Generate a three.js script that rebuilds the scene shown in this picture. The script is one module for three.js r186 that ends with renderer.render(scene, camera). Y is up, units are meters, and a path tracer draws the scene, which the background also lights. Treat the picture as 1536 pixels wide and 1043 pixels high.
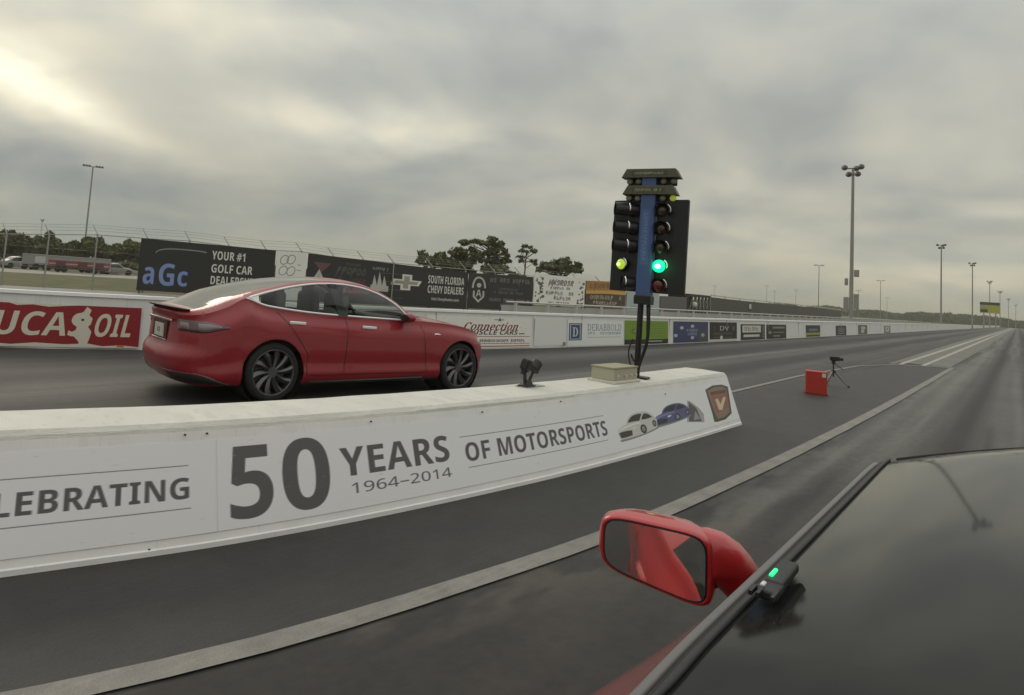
import * as THREE from 'three';
import { mergeGeometries, mergeVertices } from 'three/addons/utils/BufferGeometryUtils.js';
import { RoundedBoxGeometry } from 'three/addons/geometries/RoundedBoxGeometry.js';

// ---------------------------------------------------------------- camera, sky, sun, exposure
const PW = 1536, PH = 1043, F = 1000, CX = 600, CY = 345, EYE = 1.5;
const scene = new THREE.Scene();
const camera = new THREE.PerspectiveCamera(2 * Math.atan(PH / 2 / F) * 180 / Math.PI, PW / PH, 0.05, 6000);
camera.position.set(0, EYE, 0);
camera.rotation.order = 'YXZ';
camera.rotation.set(4.5542 * Math.PI / 180, 42.9798 * Math.PI / 180, 3.9896 * Math.PI / 180);
camera.setViewOffset(PW, PH, PW / 2 - CX, PH / 2 - CY, PW, PH);
camera.updateMatrixWorld(true);
const renderer = new THREE.WebGLRenderer({ antialias: true });
renderer.toneMapping = THREE.LinearToneMapping;
renderer.toneMappingExposure = 1.0;
renderer.shadowMap.enabled = true;
const V3 = (x, y, z) => new THREE.Vector3(x, y, z);

// pixel of the photograph -> direction; the distance always comes from the ground or the plane that is touched
const camRot = new THREE.Matrix4().extractRotation(camera.matrixWorld);
const ray = (px, py) => V3((px - CX) / F, (CY - py) / F, -1).applyMatrix4(camRot).normalize();
function gp(px, py, h = 0) { const d = ray(px, py); const t = (h - EYE) / d.y; return V3(d.x * t, h, d.z * t); }
function atDist(px, dist) { const d = ray(px, 450); const l = Math.hypot(d.x, d.z); return V3(d.x / l * dist, 0, d.z / l * dist); }
function hAt(px, py, dist) { const d = ray(px, py); return EYE + d.y / Math.hypot(d.x, d.z) * dist; }
function onPlane(px, py, A, B) {           // vertical plane through the ground points A, B
  const d = ray(px, py), nx = B.z - A.z, nz = -(B.x - A.x);
  const t = (nx * A.x + nz * A.z) / (nx * d.x + nz * d.z);
  return V3(d.x * t, EYE + d.y * t, d.z * t);
}

// seeded noise
function rng(seed) { let s = seed >>> 0; return () => { s = (s + 0x6D2B79F5) >>> 0; let t = s; t = Math.imul(t ^ (t >>> 15), t | 1); t ^= t + Math.imul(t ^ (t >>> 7), t | 61); return ((t ^ (t >>> 14)) >>> 0) / 4294967296; }; }
function hash(x, y, s) { let h = Math.imul(x | 0, 374761393) + Math.imul(y | 0, 668265263) + Math.imul(s | 0, 974634777); h = Math.imul(h ^ (h >>> 13), 1274126177); return ((h ^ (h >>> 16)) >>> 0) / 4294967296; }
function vnoise(x, y, s = 0, wx = 0, wy = 0) {
  const ix = Math.floor(x), iy = Math.floor(y); let fx = x - ix, fy = y - iy;
  fx = fx * fx * fx * (fx * (fx * 6 - 15) + 10); fy = fy * fy * fy * (fy * (fy * 6 - 15) + 10);
  const m = (a, w) => w ? ((a % w) + w) % w : a;
  const a = hash(m(ix, wx), m(iy, wy), s), b = hash(m(ix + 1, wx), m(iy, wy), s), c = hash(m(ix, wx), m(iy + 1, wy), s), d = hash(m(ix + 1, wx), m(iy + 1, wy), s);
  return a + (b - a) * fx + (c - a) * fy + (a - b - c + d) * fx * fy;
}
function fbm(x, y, oct, s = 0) { let v = 0, a = .5, n = 0; for (let i = 0; i < oct; i++) { v += a * vnoise(x, y, s + i * 17); n += a; x = x * 2.03 + 13.7; y = y * 2.03 + 7.1; a *= .5; } return v / n; }
const sstep = (a, b, x) => { const t = Math.min(1, Math.max(0, (x - a) / (b - a))); return t * t * (3 - 2 * t); };
const mix = (a, b, t) => a + (b - a) * t;
const lin = c => c <= .04045 ? c / 12.92 : Math.pow((c + .055) / 1.055, 2.4);

// sky: an overcast with streaky layers, thin warm gaps low on the left where the sun stands behind the cloud
const SUN_AZ = 76, SUN_EL = 16;     // degrees left of the track direction, above the horizon
const dirOf = (az, el) => { const a = az * Math.PI / 180, e = el * Math.PI / 180; return V3(-Math.sin(a) * Math.cos(e), Math.sin(e), -Math.cos(a) * Math.cos(e)); };
{
  const W = 2048, H = 1024, data = new Float32Array(W * H * 4);
  const gl = [ // px, py, size along az, size along el, tilt, strength : thin spots in the cloud seen in the photograph
    [-20, 95, 7, 2.8, -.18, .75], [40, 135, 6, 2.0, -.25, .36], [140, 176, 6, 1.5, -.3, .30], [540, 188, 10, 2.2, .02, .50], [600, 215, 5, .8, 0, .2], [560, 45, 14, 2.4, .05, .14], [300, 20, 12, 2.6, 0, .18], [60, 20, 8, 2.4, -.2, .16],
    [1030, 340, 11, 3.2, 0, .10], [1490, 318, 3.2, .5, 0, .30], [1440, 395, 9, 2.6, 0, .26], [1500, 250, 9, 2.2, 0, .10], [860, 130, 9, 4.5, .1, -.13], [1130, 170, 10, 3, .05, -.10], [330, 290, 14, 2.4, 0, -.07], [1250, 40, 12, 4, 0, -.05],
  ].map(([px, py, sa, se, tl, k]) => { const d = ray(px, py); return [Math.atan2(-d.x, -d.z) * 180 / Math.PI, Math.asin(d.y) * 180 / Math.PI, sa, se, tl, k]; });
  for (let j = 0; j < H; j++) for (let i = 0; i < W; i++) {
    const el = ((j + .5) / H - .5) * Math.PI, th = ((i + .5) / W - .5) * 2 * Math.PI;
    const dx = Math.cos(th) * Math.cos(el), dy = Math.sin(el), dz = Math.sin(th) * Math.cos(el);
    const up = Math.max(dy, 0), eld = el * 180 / Math.PI;
    const px = dx / (up + .22) * 1.25, pz = dz / (up + .22) * 1.25;
    const w1 = fbm(px * .55 + 3, pz * .55 + 9, 3, 3) - .5, w2 = fbm(px * .55 + 31, pz * .55 + 1, 3, 5) - .5;
    let c = fbm(px * .62 + w1 * 1.3 + 5, pz * .62 + w2 * 1.3, 5, 11) - .5;            // big masses
    const c2 = fbm(px * 2.3 + w2 * 1.9, pz * 2.3 + w1 * 1.9 + 4, 6, 29) - .5;         // rolls
    const low = sstep(.0, .12, up);
    let L = .35 * (1 + 1.7 * up) * (1 + (c * .50 + c2 * .52) * (.42 + .58 * low));
    const az = Math.atan2(-dx, -dz) * 180 / Math.PI;
    let g = 0;
    for (const [ga, ge, sa, se, tl, k] of gl) {
      let da = az - ga; if (da > 180) da -= 360; if (da < -180) da += 360;
      const de = eld - ge - tl * -da; const q = (da / sa) ** 2 + (de / se) ** 2;
      if (q < 12) g += k * Math.exp(-q) * (.75 + 1.1 * (c2 + .25) + c * .6);
    }
    g = Math.max(g, -.16);
    // cool slate in the thick parts, yellow-grey in the thin ones
    const warm = Math.min(1, Math.max(0, .36 + c * 1.2 + c2 * 1.0 + g * 1.5 + (az < 25 ? .16 * sstep(25, 0, az) * sstep(14, 3, eld) : 0)));
    const zen = sstep(.35, .8, up); let r = mix(mix(.955, 1.06, warm), 1, zen), gg = mix(mix(.995, 1.005, warm), 1, zen), b = mix(mix(.95, .80, warm), .98, zen);
    const hz = Math.exp(-Math.max(eld, 0) / 5);
    r *= mix(1, .93, hz * (1 - warm)); b *= mix(1, .96, hz);
    const o = (j * W + i) * 4;
    let k = L + g * .62;
    if (eld < 0) k *= .55;
    data[o] = r * k; data[o + 1] = gg * k; data[o + 2] = b * k; data[o + 3] = 1;
  }
  const sky = new THREE.DataTexture(data, W, H, THREE.RGBAFormat, THREE.FloatType);
  sky.mapping = THREE.EquirectangularReflectionMapping; sky.magFilter = sky.minFilter = THREE.LinearFilter; sky.wrapS = THREE.RepeatWrapping; sky.needsUpdate = true;
  scene.background = sky; scene.environment = sky;
}
const sun = new THREE.DirectionalLight(0xfff0d8, 0.7);
sun.position.copy(dirOf(SUN_AZ, SUN_EL + 14).multiplyScalar(120)).add(V3(-6, 0, -10)); sun.target.position.set(-6, 0, -10);
sun.castShadow = true; sun.shadow.radius = 45; sun.shadow.mapSize.set(2048, 2048);
Object.assign(sun.shadow.camera, { left: -70, right: 70, top: 50, bottom: -30, near: 1, far: 300 });
scene.add(sun, sun.target);

// ---------------------------------------------------------------- helpers
const used = {};
function numbered(n) { const k = used[n] = (used[n] ?? -1) + 1; return k ? `${n}_${String(k).padStart(3, '0')}` : n; }
function shadows(o) { o.castShadow = o.receiveShadow = true; return o; }
function mesh(name, geo, mat, parent) { const m = shadows(new THREE.Mesh(Array.isArray(geo) ? join(geo) : geo, mat)); m.name = name; parent?.add(m); return m; }
function join(list) {
  const gs = list.map(g => { let q = g.index ? g.toNonIndexed() : g.clone(); for (const k of Object.keys(q.attributes)) if (!['position', 'normal', 'uv'].includes(k)) q.deleteAttribute(k); if (!q.attributes.normal) q.computeVertexNormals(); if (!q.attributes.uv) q.setAttribute('uv', new THREE.BufferAttribute(new Float32Array(q.attributes.position.count * 2), 2)); return q; });
  return mergeGeometries(gs);
}
function thing(name, label, category, pos = [0, 0, 0], turn = 0, group) {
  const g = new THREE.Group(); g.name = numbered(name); g.position.set(...pos); g.rotation.y = turn; g.userData = { label, category }; if (group) g.userData.group = group; scene.add(g); return g;
}
function single(name, geo, mat, label, category, group) { const m = mesh(numbered(name), geo, mat, scene); m.userData = { label, category }; if (group) m.userData.group = group; return m; }
function setting(name, geo, mat, kind = 'structure') { const m = mesh(numbered(name), geo, mat, scene); m.userData = { kind }; return m; }
const box = (w, h, d, x = 0, y = 0, z = 0) => new THREE.BoxGeometry(w, h, d).translate(x, y, z);
const rbox = (w, h, d, r, x = 0, y = 0, z = 0, seg = 2) => new RoundedBoxGeometry(w, h, d, seg, r).translate(x, y, z);
function rod(a, b, r0, r1 = r0, seg = 8) {
  const d = b.clone().sub(a), L = d.length();
  return new THREE.CylinderGeometry(r1, r0, L, seg).translate(0, L / 2, 0).applyQuaternion(new THREE.Quaternion().setFromUnitVectors(V3(0, 1, 0), d.normalize())).translate(a.x, a.y, a.z);
}
const tube = (pts, r, n = 32, s = 6) => new THREE.TubeGeometry(new THREE.CatmullRomCurve3(pts), n, r, s);
function sheetGeo(rows, uvScale = 1, y = 0) {         // rows: [[x,z] left, [x,z] right] along a strip; uv in metres
  const p = [], uv = [], idx = [];
  rows.forEach(([a, b]) => { for (const q of [a, b]) { p.push(q[0], q[2] ?? y, q[1]); uv.push(q[0] * uvScale, q[1] * uvScale); } });
  for (let i = 0; i < rows.length - 1; i++) { const k = i * 2; idx.push(k, k + 1, k + 2, k + 1, k + 3, k + 2); }
  const g = new THREE.BufferGeometry(); g.setAttribute('position', new THREE.Float32BufferAttribute(p, 3)); g.setAttribute('uv', new THREE.Float32BufferAttribute(uv, 2)); g.setIndex(idx); g.computeVertexNormals();
  if (g.attributes.normal.getY(0) < 0) { const r = []; for (let i = 0; i < idx.length; i += 3) r.push(idx[i], idx[i + 2], idx[i + 1]); g.setIndex(r); g.computeVertexNormals(); }
  return g;
}
function quadPanel(a, b, c, d, t) {     // bottom-left, bottom-right, top-right, top-left seen from the front; t = thickness; front face carries uv 0..1
  const n = b.clone().sub(a).cross(d.clone().sub(a)).normalize().multiplyScalar(-t);
  const q = [a, b, c, d], r = q.map(v => v.clone().add(n)); const p = [], uv = [];
  const tri = (...v) => v.forEach(([w, s, u]) => { p.push(w.x, w.y, w.z); uv.push(s, u); });
  tri([q[0], 0, 0], [q[1], 1, 0], [q[2], 1, 1]); tri([q[0], 0, 0], [q[2], 1, 1], [q[3], 0, 1]);
  const e = .004; const side = (i, j) => { tri([q[j], e, e], [q[i], e, e], [r[i], e, e]); tri([q[j], e, e], [r[i], e, e], [r[j], e, e]); };
  side(0, 1); side(1, 2); side(2, 3); side(3, 0);
  tri([r[0], e, e], [r[2], e, e], [r[1], e, e]); tri([r[0], e, e], [r[3], e, e], [r[2], e, e]);
  const g = new THREE.BufferGeometry(); g.setAttribute('position', new THREE.Float32BufferAttribute(p, 3)); g.setAttribute('uv', new THREE.Float32BufferAttribute(uv, 2)); g.computeVertexNormals(); return g;
}
// a path on the ground with distances, for walls and fences
class Path {
  constructor(pts) { this.p = pts.map(q => V3(q[0], 0, q[1])); this.s = [0]; for (let i = 1; i < this.p.length; i++) this.s.push(this.s[i - 1] + this.p[i].distanceTo(this.p[i - 1])); this.len = this.s.at(-1); }
  at(s, off = 0, y = 0) {
    let i = 1; while (i < this.p.length - 1 && this.s[i] < s) i++;
    const a = this.p[i - 1], b = this.p[i], t = (s - this.s[i - 1]) / (this.s[i] - this.s[i - 1]), v = a.clone().lerp(b, t);
    const d = b.clone().sub(a).normalize(), n = V3(-d.z, 0, d.x);     // n points to the right of travel (towards the camera's lane)
    return v.addScaledVector(n, off).setY(y);
  }
  hit(px, py, off = 0) {                                              // where a pixel's ray meets the upright wall over this path
    for (let i = 1; i < this.p.length; i++) {
      const a = this.p[i - 1], b = this.p[i], d = b.clone().sub(a).normalize(), n = V3(-d.z, 0, d.x).multiplyScalar(off);
      const A = a.clone().add(n), B = b.clone().add(n), h = onPlane(px, py, A, B), u = h.clone().setY(0).sub(A).dot(d) / A.distanceTo(B);
      const dd = ray(px, py); if (h.x * dd.x + h.z * dd.z < 0) continue;
      if ((u >= 0 || i === 1) && (u <= 1 || i === this.p.length - 1)) return { s: this.s[i - 1] + u * (this.s[i] - this.s[i - 1]), y: h.y, p: h };
    }
    return null;
  }
}
function smoothPath(pts, n) { const c = new THREE.CatmullRomCurve3(pts.map(q => V3(q[0], 0, q[1])), false, 'centripetal'); return new Path(c.getPoints(n).map(v => [v.x, v.z])); }

// canvas prints (flat print only)
function canvasTex(w, h, draw) {
  const c = document.createElement('canvas'); c.width = w; c.height = h; const x = c.getContext('2d'); draw(x, w, h);
  const t = new THREE.CanvasTexture(c); t.colorSpace = THREE.SRGBColorSpace; t.magFilter = THREE.LinearFilter; t.anisotropy = 8; return t;
}
function fit(x, txt, l, t, w, h, font = 'bold', skew = 0, fam = 'sans-serif') {          // caps of txt fill the box
  x.save(); x.font = `${font} 100px ${fam}`; const m = x.measureText(txt).width; x.translate(l, t + h); x.transform(1, 0, skew, 1, 0, 0); x.scale(w / m, h / 73); x.textBaseline = 'alphabetic'; x.textAlign = 'left'; x.fillText(txt, 0, 0); x.restore();
}
// lettering too blurred in the photograph to read: strokes of the same size and rhythm
function blur(x, l, t, w, h, seed, skew = 0, n = 0) {
  const r = rng(seed), k = n || Math.max(3, Math.round(w / (h * .78))), cw = w / k; x.save(); x.translate(l, t + h); x.transform(1, 0, skew, 1, 0, 0); const sw = Math.max(1.4, h * .19);
  x.lineWidth = sw; x.strokeStyle = x.fillStyle; x.lineCap = 'round'; x.globalAlpha = .17;
  for (let i = 0; i < k; i++) { if (k > 7 && r() < .13) continue; const a = i * cw + cw * .14, b = cw * (.5 + .2 * r()), q = Math.floor(r() * 6), m = -h * (.45 + .2 * r()); x.beginPath(); if (q !== 3 && q !== 5) { x.moveTo(a, -h + sw / 2); x.lineTo(a, -sw / 2); } if (q < 2) x.ellipse(a + b * .4, -h * .7, b * .5, h * .24, 0, -1.6, 1.6); if (q === 1) { x.moveTo(a, m); x.lineTo(a + b, -sw / 2); } if (q === 2) { x.lineTo(a + b, -h + sw); x.lineTo(a + b, -sw / 2); } if (q === 3) x.ellipse(a + b / 2, -h / 2, b / 2, h * .42, 0, 0, 6.28); if (q === 4) { x.moveTo(a, m); x.lineTo(a + b * .8, m); x.moveTo(a, -sw / 2); x.lineTo(a + b, -sw / 2); } if (q === 5) { x.ellipse(a + b / 2, -h * .7, b * .45, h * .2, 0, 2.6, 6); x.ellipse(a + b / 2, -h * .28, b * .45, h * .2, 0, 5, 9); } for (const [ox, oy] of [[0, 0], [.8, .2], [-.8, .3], [.3, -.7], [-.4, .8], [1.4, -.4]]) { x.translate(sw * ox, sw * oy); x.stroke(); x.translate(-sw * ox, -sw * oy); } }
  x.globalAlpha = 1;
  x.restore();
}
function speck(x, w, h, n, seed, cols, smin = .5, smax = 2.5, al = .35) { const r = rng(seed); for (let i = 0; i < n; i++) { x.globalAlpha = al * r(); x.fillStyle = cols[Math.floor(r() * cols.length)]; const s = smin + r() * (smax - smin); x.fillRect(r() * w, r() * h, s * (1 + r() * 2), s); } x.globalAlpha = 1; }
function dataTex(w, h, fn, srgb = true) {     // fn(i,j) -> [r,g,b] in linear (colour maps) or raw
  const d = new Uint8Array(w * h * 4); const enc = v => Math.round(255 * Math.min(1, Math.max(0, srgb ? (v <= .0031308 ? v * 12.92 : 1.055 * Math.pow(v, 1 / 2.4) - .055) : v)));
  for (let j = 0; j < h; j++) for (let i = 0; i < w; i++) { const c = fn(i, j), o = (j * w + i) * 4; d[o] = enc(c[0]); d[o + 1] = enc(c[1]); d[o + 2] = enc(c[2]); d[o + 3] = 255; }
  const t = new THREE.DataTexture(d, w, h); if (srgb) t.colorSpace = THREE.SRGBColorSpace; t.wrapS = t.wrapT = THREE.RepeatWrapping; t.magFilter = THREE.LinearFilter; t.minFilter = THREE.LinearMipmapLinearFilter; t.generateMipmaps = true; t.needsUpdate = true; return t;
}
const std = (r, g, b, rough = .8, metal = 0, extra = {}) => { const m = new THREE.MeshStandardMaterial({ roughness: rough, metalness: metal, ...extra }); m.color.setRGB(r, g, b); return m; };
const phys = (r, g, b, o) => { const m = new THREE.MeshPhysicalMaterial(o); m.color.setRGB(r, g, b); return m; };

// ---------------------------------------------------------------- materials
const tFine = dataTex(256, 256, (i, j) => { const v = .5 + .5 * (hash(i, j, 3) - .5) + .5 * (vnoise(i / 4, j / 4, 5, 64, 64) - .5); return [v, v, v]; }, false);
const asphaltMap = (seed, base, amp, tint) => dataTex(512, 512, (i, j) => {
  const g = hash(i, j, seed) - .5, m = vnoise(i / 16, j / 16, seed + 1, 32, 32) - .5, l = vnoise(i / 64, j / 64, seed + 2, 8, 8) - .5, st = vnoise(i / 5, j / 90, seed + 4, 103, 6) - .5;
  const v = base * (1 + amp * (g * .7 + m * .35 + l * .5 + st * .3)); return [v * tint[0], v * tint[1], v * tint[2]];
});
const rep = (t, u, v = u) => { const c = t.clone(); c.repeat.set(u, v); c.needsUpdate = true; return c; };
const bumpFine = rep(tFine, 1.6);
const M = {
  apron: new THREE.MeshStandardMaterial({ map: rep(asphaltMap(7, .027, .62, [1.05, 1, .93]), .4), roughness: .6, bumpMap: bumpFine, bumpScale: .0015 }),
  paved: new THREE.MeshStandardMaterial({ map: rep(asphaltMap(21, .26, .25, [1, 1, .93]), .12), roughness: .9 }),
  path: new THREE.MeshStandardMaterial({ map: rep(asphaltMap(23, .30, .3, [1, .95, .8]), .1), roughness: .95 }),
  line: new THREE.MeshStandardMaterial({ map: rep(asphaltMap(31, .22, .5, [1, .96, .85]), .55), roughness: .75 }),
  lineWhite: new THREE.MeshStandardMaterial({ map: rep(asphaltMap(33, .36, .35, [1, .98, .86]), .3), roughness: .75 }),
  wallPaint: new THREE.MeshStandardMaterial({ map: dataTex(512, 256, (i, j) => { const b = vnoise(i / 32, j / 32, 41, 16, 8), f = hash(i, j, 42) - .5, d = vnoise(i / 6, j / 40, 43, 86, 7); const v = .80 * (1 - .08 * b - .05 * f) * (d > .86 ? .94 : 1); return [v, v, v * .98]; }), roughness: .6 }),
  cap: new THREE.MeshStandardMaterial({ map: dataTex(512, 256, (i, j) => { const b = vnoise(i / 24, j / 24, 51, 22, 11), f = hash(i, j, 52) - .5, s = vnoise(i / 9, j / 9, 53, 57, 29); const v = .66 * (1 - .12 * b - .06 * f) * (s > .82 ? .93 : 1); return [v, v * .99, v * .88]; }), roughness: .75, bumpMap: rep(tFine, .9), bumpScale: .003 }),
  grass: new THREE.MeshStandardMaterial({ map: rep(dataTex(512, 512, (i, j) => { const a = vnoise(i / 40, j / 40, 61, 13, 13), f = hash(i, j, 62); const v = .75 + .5 * (f - .5) + .4 * (a - .5); return [.105 * v * (.9 + .4 * a), .115 * v, .038 * v]; }), .06), roughness: 1 }),
  galv: std(.34, .34, .32, .5, .7), steelDark: std(.10, .10, .10, .5, .6), poleGrey: std(.30, .29, .26, .7, .1),
  black: std(.012, .012, .012, .45), blackRubber: std(.016, .016, .016, .75), darkPlastic: std(.02, .02, .021, .5), chrome: std(.75, .75, .74, .16, 1), trim: std(.82, .80, .79, .30, .55),
  red: phys(.255, .002, .010, { roughness: .5, metalness: .0, clearcoat: .62, clearcoatRoughness: .06 }),
  redBright: phys(.48, .013, .014, { roughness: .36, metalness: .0, clearcoat: 1, clearcoatRoughness: .05 }),
  glass: phys(.74, .79, .76, { roughness: .02, transmission: 1, thickness: 0, ior: 1.5 }),
  roofGlass: phys(.010, .011, .010, { roughness: .05, metalness: 0, ior: 1.6 }), blackRoof: phys(.017, .017, .016, { roughness: .06, metalness: 0, ior: 1.25 }),
  interior: std(.035, .034, .033, .8), seat: std(.17, .165, .16, .7), tyre: std(.014, .014, .014, .82), rim: std(.12, .12, .125, .36, .8),
};

// ---------------------------------------------------------------- ground
setting('ground', sheetGeo([[[-2500, 400], [1500, 400]], [[-2500, -3500], [1500, -3500]]], 1, -.03), M.grass);
{
  // track surface: rubbered lanes and paler worn strips that run with the track
  const x0 = -15, x1 = 17, N = 1024;
  const laneShade = x => {
    let v = .050;
    const bump = (c, w, a) => { v += a * Math.exp(-(((x - c) / w) ** 2)); };
    bump(-8.2, .55, .03); bump(-7.1, .7, -.030); bump(-6.0, .5, .05); bump(-5.0, .7, -.028); bump(-4.2, .3, .028); bump(-9.0, .4, -.02); bump(-10.6, 1.5, -.015);
    bump(-1.12, .30, .070); bump(-.55, .22, -.030); bump(-.08, .18, .060); bump(.55, .5, -.028); bump(1.5, .5, .04); bump(2.4, .7, -.03); bump(-1.75, .28, -.025); bump(4.5, 1.2, .02);
    return v;
  };
  const tone = (x, i, j, sd) => { const st = vnoise(i / 3.1, j / 170.667, sd + 1, 330, 0) - .5, st2 = vnoise(i / 9, j / 341.33, sd + 2, 114, 0) - .5, f = hash(i, j, sd + 3) - .5, m = vnoise(i / 30, j / 21.33, sd + 4, 34, 0) - .5; return Math.max(.018, laneShade(x + st2 * .25) * (1 + st * .5 + st2 * .34 + f * .26 + m * .26)); };
  const farMap = dataTex(N, N, (i, j) => { const v = tone(x0 + (x1 - x0) * (i + .5) / N, i, j, 70); return [v * 1.02, v, v * .9]; });
  // the launch area: dark brown rubber laid in ragged streaks, scraped pale next to the painted line
  const H2 = 2048, zA = 25, zB = -47;
  const nearMap = dataTex(N, H2, (i, j) => {
    const x = x0 + (x1 - x0) * (i + .5) / N, z = zA + (zB - zA) * (j + .5) / H2;
    let v = tone(x, i, j * .5, 70);
    const rag = fbm(x * 1.1 + 40, z * .16, 4, 75) * 9 + (vnoise(i / 2.6, j / 110, 76) - .5) * 5;
    const laid = x > -3.6 ? 1 - sstep(-10.5, -5, -z - 4.5 + rag - 9) * 0 - sstep(4.5, 10.5, -z + rag - 5) : 0;
    const mott = fbm(x * 3.2, z * 1.3, 5, 77), patch = fbm(x * .9 + 9, z * .55, 4, 78);
    const rub = .026 * (1 + (mott - .5) * .9 + (patch - .5) * .5 + (hash(i, j, 79) - .5) * .4);
    v = mix(v, rub, Math.max(0, Math.min(1, laid)) * .92);
    const scr = Math.exp(-(((x - (-1.62 - Math.max(0, z + 4.5) * .19)) / .26) ** 2)) * sstep(.46, .66, fbm(x * 6, z * 1.8, 4, 80)); if (x > -3.4) v += .035 * scr;
    const br = x > -3.6 ? Math.max(0, Math.min(1, laid)) : 0; return [v * mix(1.02, 1.12, br), v, v * mix(.9, .86, br)];
  });
  const piece = (zs, map, vOf) => {
    const g = new THREE.BufferGeometry(), p = [], uv = [], idx = [];
    zs.forEach(z => { for (const x of [x0, x1]) { p.push(x, 0, z); uv.push((x - x0) / (x1 - x0), vOf(z)); } });
    for (let i = 0; i < zs.length - 1; i++) { const k = 2 * i; idx.push(k, k + 1, k + 2, k + 1, k + 3, k + 2); }
    g.setAttribute('position', new THREE.Float32BufferAttribute(p, 3)); g.setAttribute('uv', new THREE.Float32BufferAttribute(uv, 2)); g.setIndex(idx); g.computeVertexNormals();
    setting('track', g, new THREE.MeshStandardMaterial({ map, roughness: .74, bumpMap: rep(tFine, 14, 16), bumpScale: .002 }));
  };
  piece([zA, 5, -15, zB], nearMap, z => (z - zA) / (zB - zA));
  piece([zB, -80, -160, -320, -640, -1400], farMap, z => z / 36);
}
const wallPath = smoothPath([[-5.9, 5], [-4.15, .8], [-3.5, -1.18], [-3.15, -2.45], [-2.82, -4.78], [-2.66, -7.4], [-2.60, -9.42]], 60);
const linePts = [[-3.6, 1.8], [-3.02, .3], [-2.55, -.94], [-2.35, -1.62], [-2.24, -2.15], [-2.12, -2.94], [-2.02, -3.7], [-1.95, -4.5], [-1.86, -6.4], [-1.79, -8.72], [-1.71, -13.65], [-1.62, -28.4]];
const lanePath = smoothPath(linePts, 80);
{
  const rows = []; for (let i = 0; i <= 60; i++) { const a = lanePath.at(lanePath.len * i / 60, .05); const t = i / 60; const x = a.z > -9.4 ? -6 : mix(-3.55, -2.95, sstep(-15, -27, a.z)); rows.push([[Math.max(x, a.z > -9.4 ? mix(-4.9, -3.5, sstep(2, -9, a.z)) : -9), a.z], [a.x, a.z]]); }
  setting('apron', sheetGeo(rows, 1, .004), M.apron);
  const strip = (path, s0, s1, w, n, y = .009) => { const r = []; for (let i = 0; i <= n; i++) { const s = mix(s0, s1, i / n), k = 1 + .05 * (vnoise(i * .7, 1, 91) - .5); const a = path.at(s, 0), b = path.at(s, w * k); r.push([[a.x, a.z], [b.x, b.z]]); } return sheetGeo(r, 1, y); };
  setting('painted_line', strip(lanePath, 0, lanePath.len, .13, 80), M.line);
  const P = pts => new Path(pts);
  setting('painted_line', strip(P([[-3.72, -10.2], [-3.75, -18], [-3.5, -24], [-2.95, -26.6]]), 0, 16.9, .09, 20), M.line);
  setting('painted_line', strip(P([[-3.0, -26.7], [-1.52, -28.5]]), 0, 2.3, .22, 6, .013), M.line);
  setting('median_strip', sheetGeo([[[-3.1, -27], [-1.62, -28.7]], [[-3.3, -60], [-1.5, -60]], [[-3.6, -900], [-1.3, -900]]], 1, .004), new THREE.MeshStandardMaterial({ map: rep(asphaltMap(37, .16, .4, [1, .98, .82]), .2), roughness: .8 }));
  setting('painted_line', sheetGeo([[[-2.86, -27.2], [-2.74, -27.2]], [[-2.9, -60], [-2.7, -60]], [[-3, -900], [-2.7, -900]]], 1, .009), M.lineWhite);
  setting('painted_line', sheetGeo([[[-2.32, -27.8], [-2.2, -27.8]], [[-2.36, -60], [-2.16, -60]], [[-2.3, -900], [-2.0, -900]]], 1, .009), M.lineWhite);
}
const farPath = smoothPath([[-17.4, 4.2], [-14.2, -.4], [-12.2, -3.7], [-10.9, -7.5], [-9.85, -13.5], [-9.3, -21], [-9.0, -35], [-8.95, -60], [-9.0, -130]], 120);
const fencePath = smoothPath([[-45, 6], [-41, -3.5], [-37.6, -11], [-34.3, -18], [-31, -24.8], [-28.4, -32], [-26.9, -43], [-26.4, -70], [-26.4, -150], [-26.4, -420]], 120);
{
  const rows = []; for (let i = 0; i <= 40; i++) { const a = fencePath.at(fencePath.len * i / 40, -.4); const b = farPath.at(Math.min(1, i / 14) * farPath.len, -.25); rows.push([[a.x, a.z], [b.x, Math.max(a.z, b.z) === a.z && i > 14 ? a.z : b.z]]); }
  setting('paved_strip', sheetGeo(rows, 1, -.004), M.paved);
  setting('gravel_path', sheetGeo([[[-88, 40], [-72, 40]], [[-88, -60], [-68, -60]], [[-80, -150], [-62, -150]]], 1, -.02), M.path);
}

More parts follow.
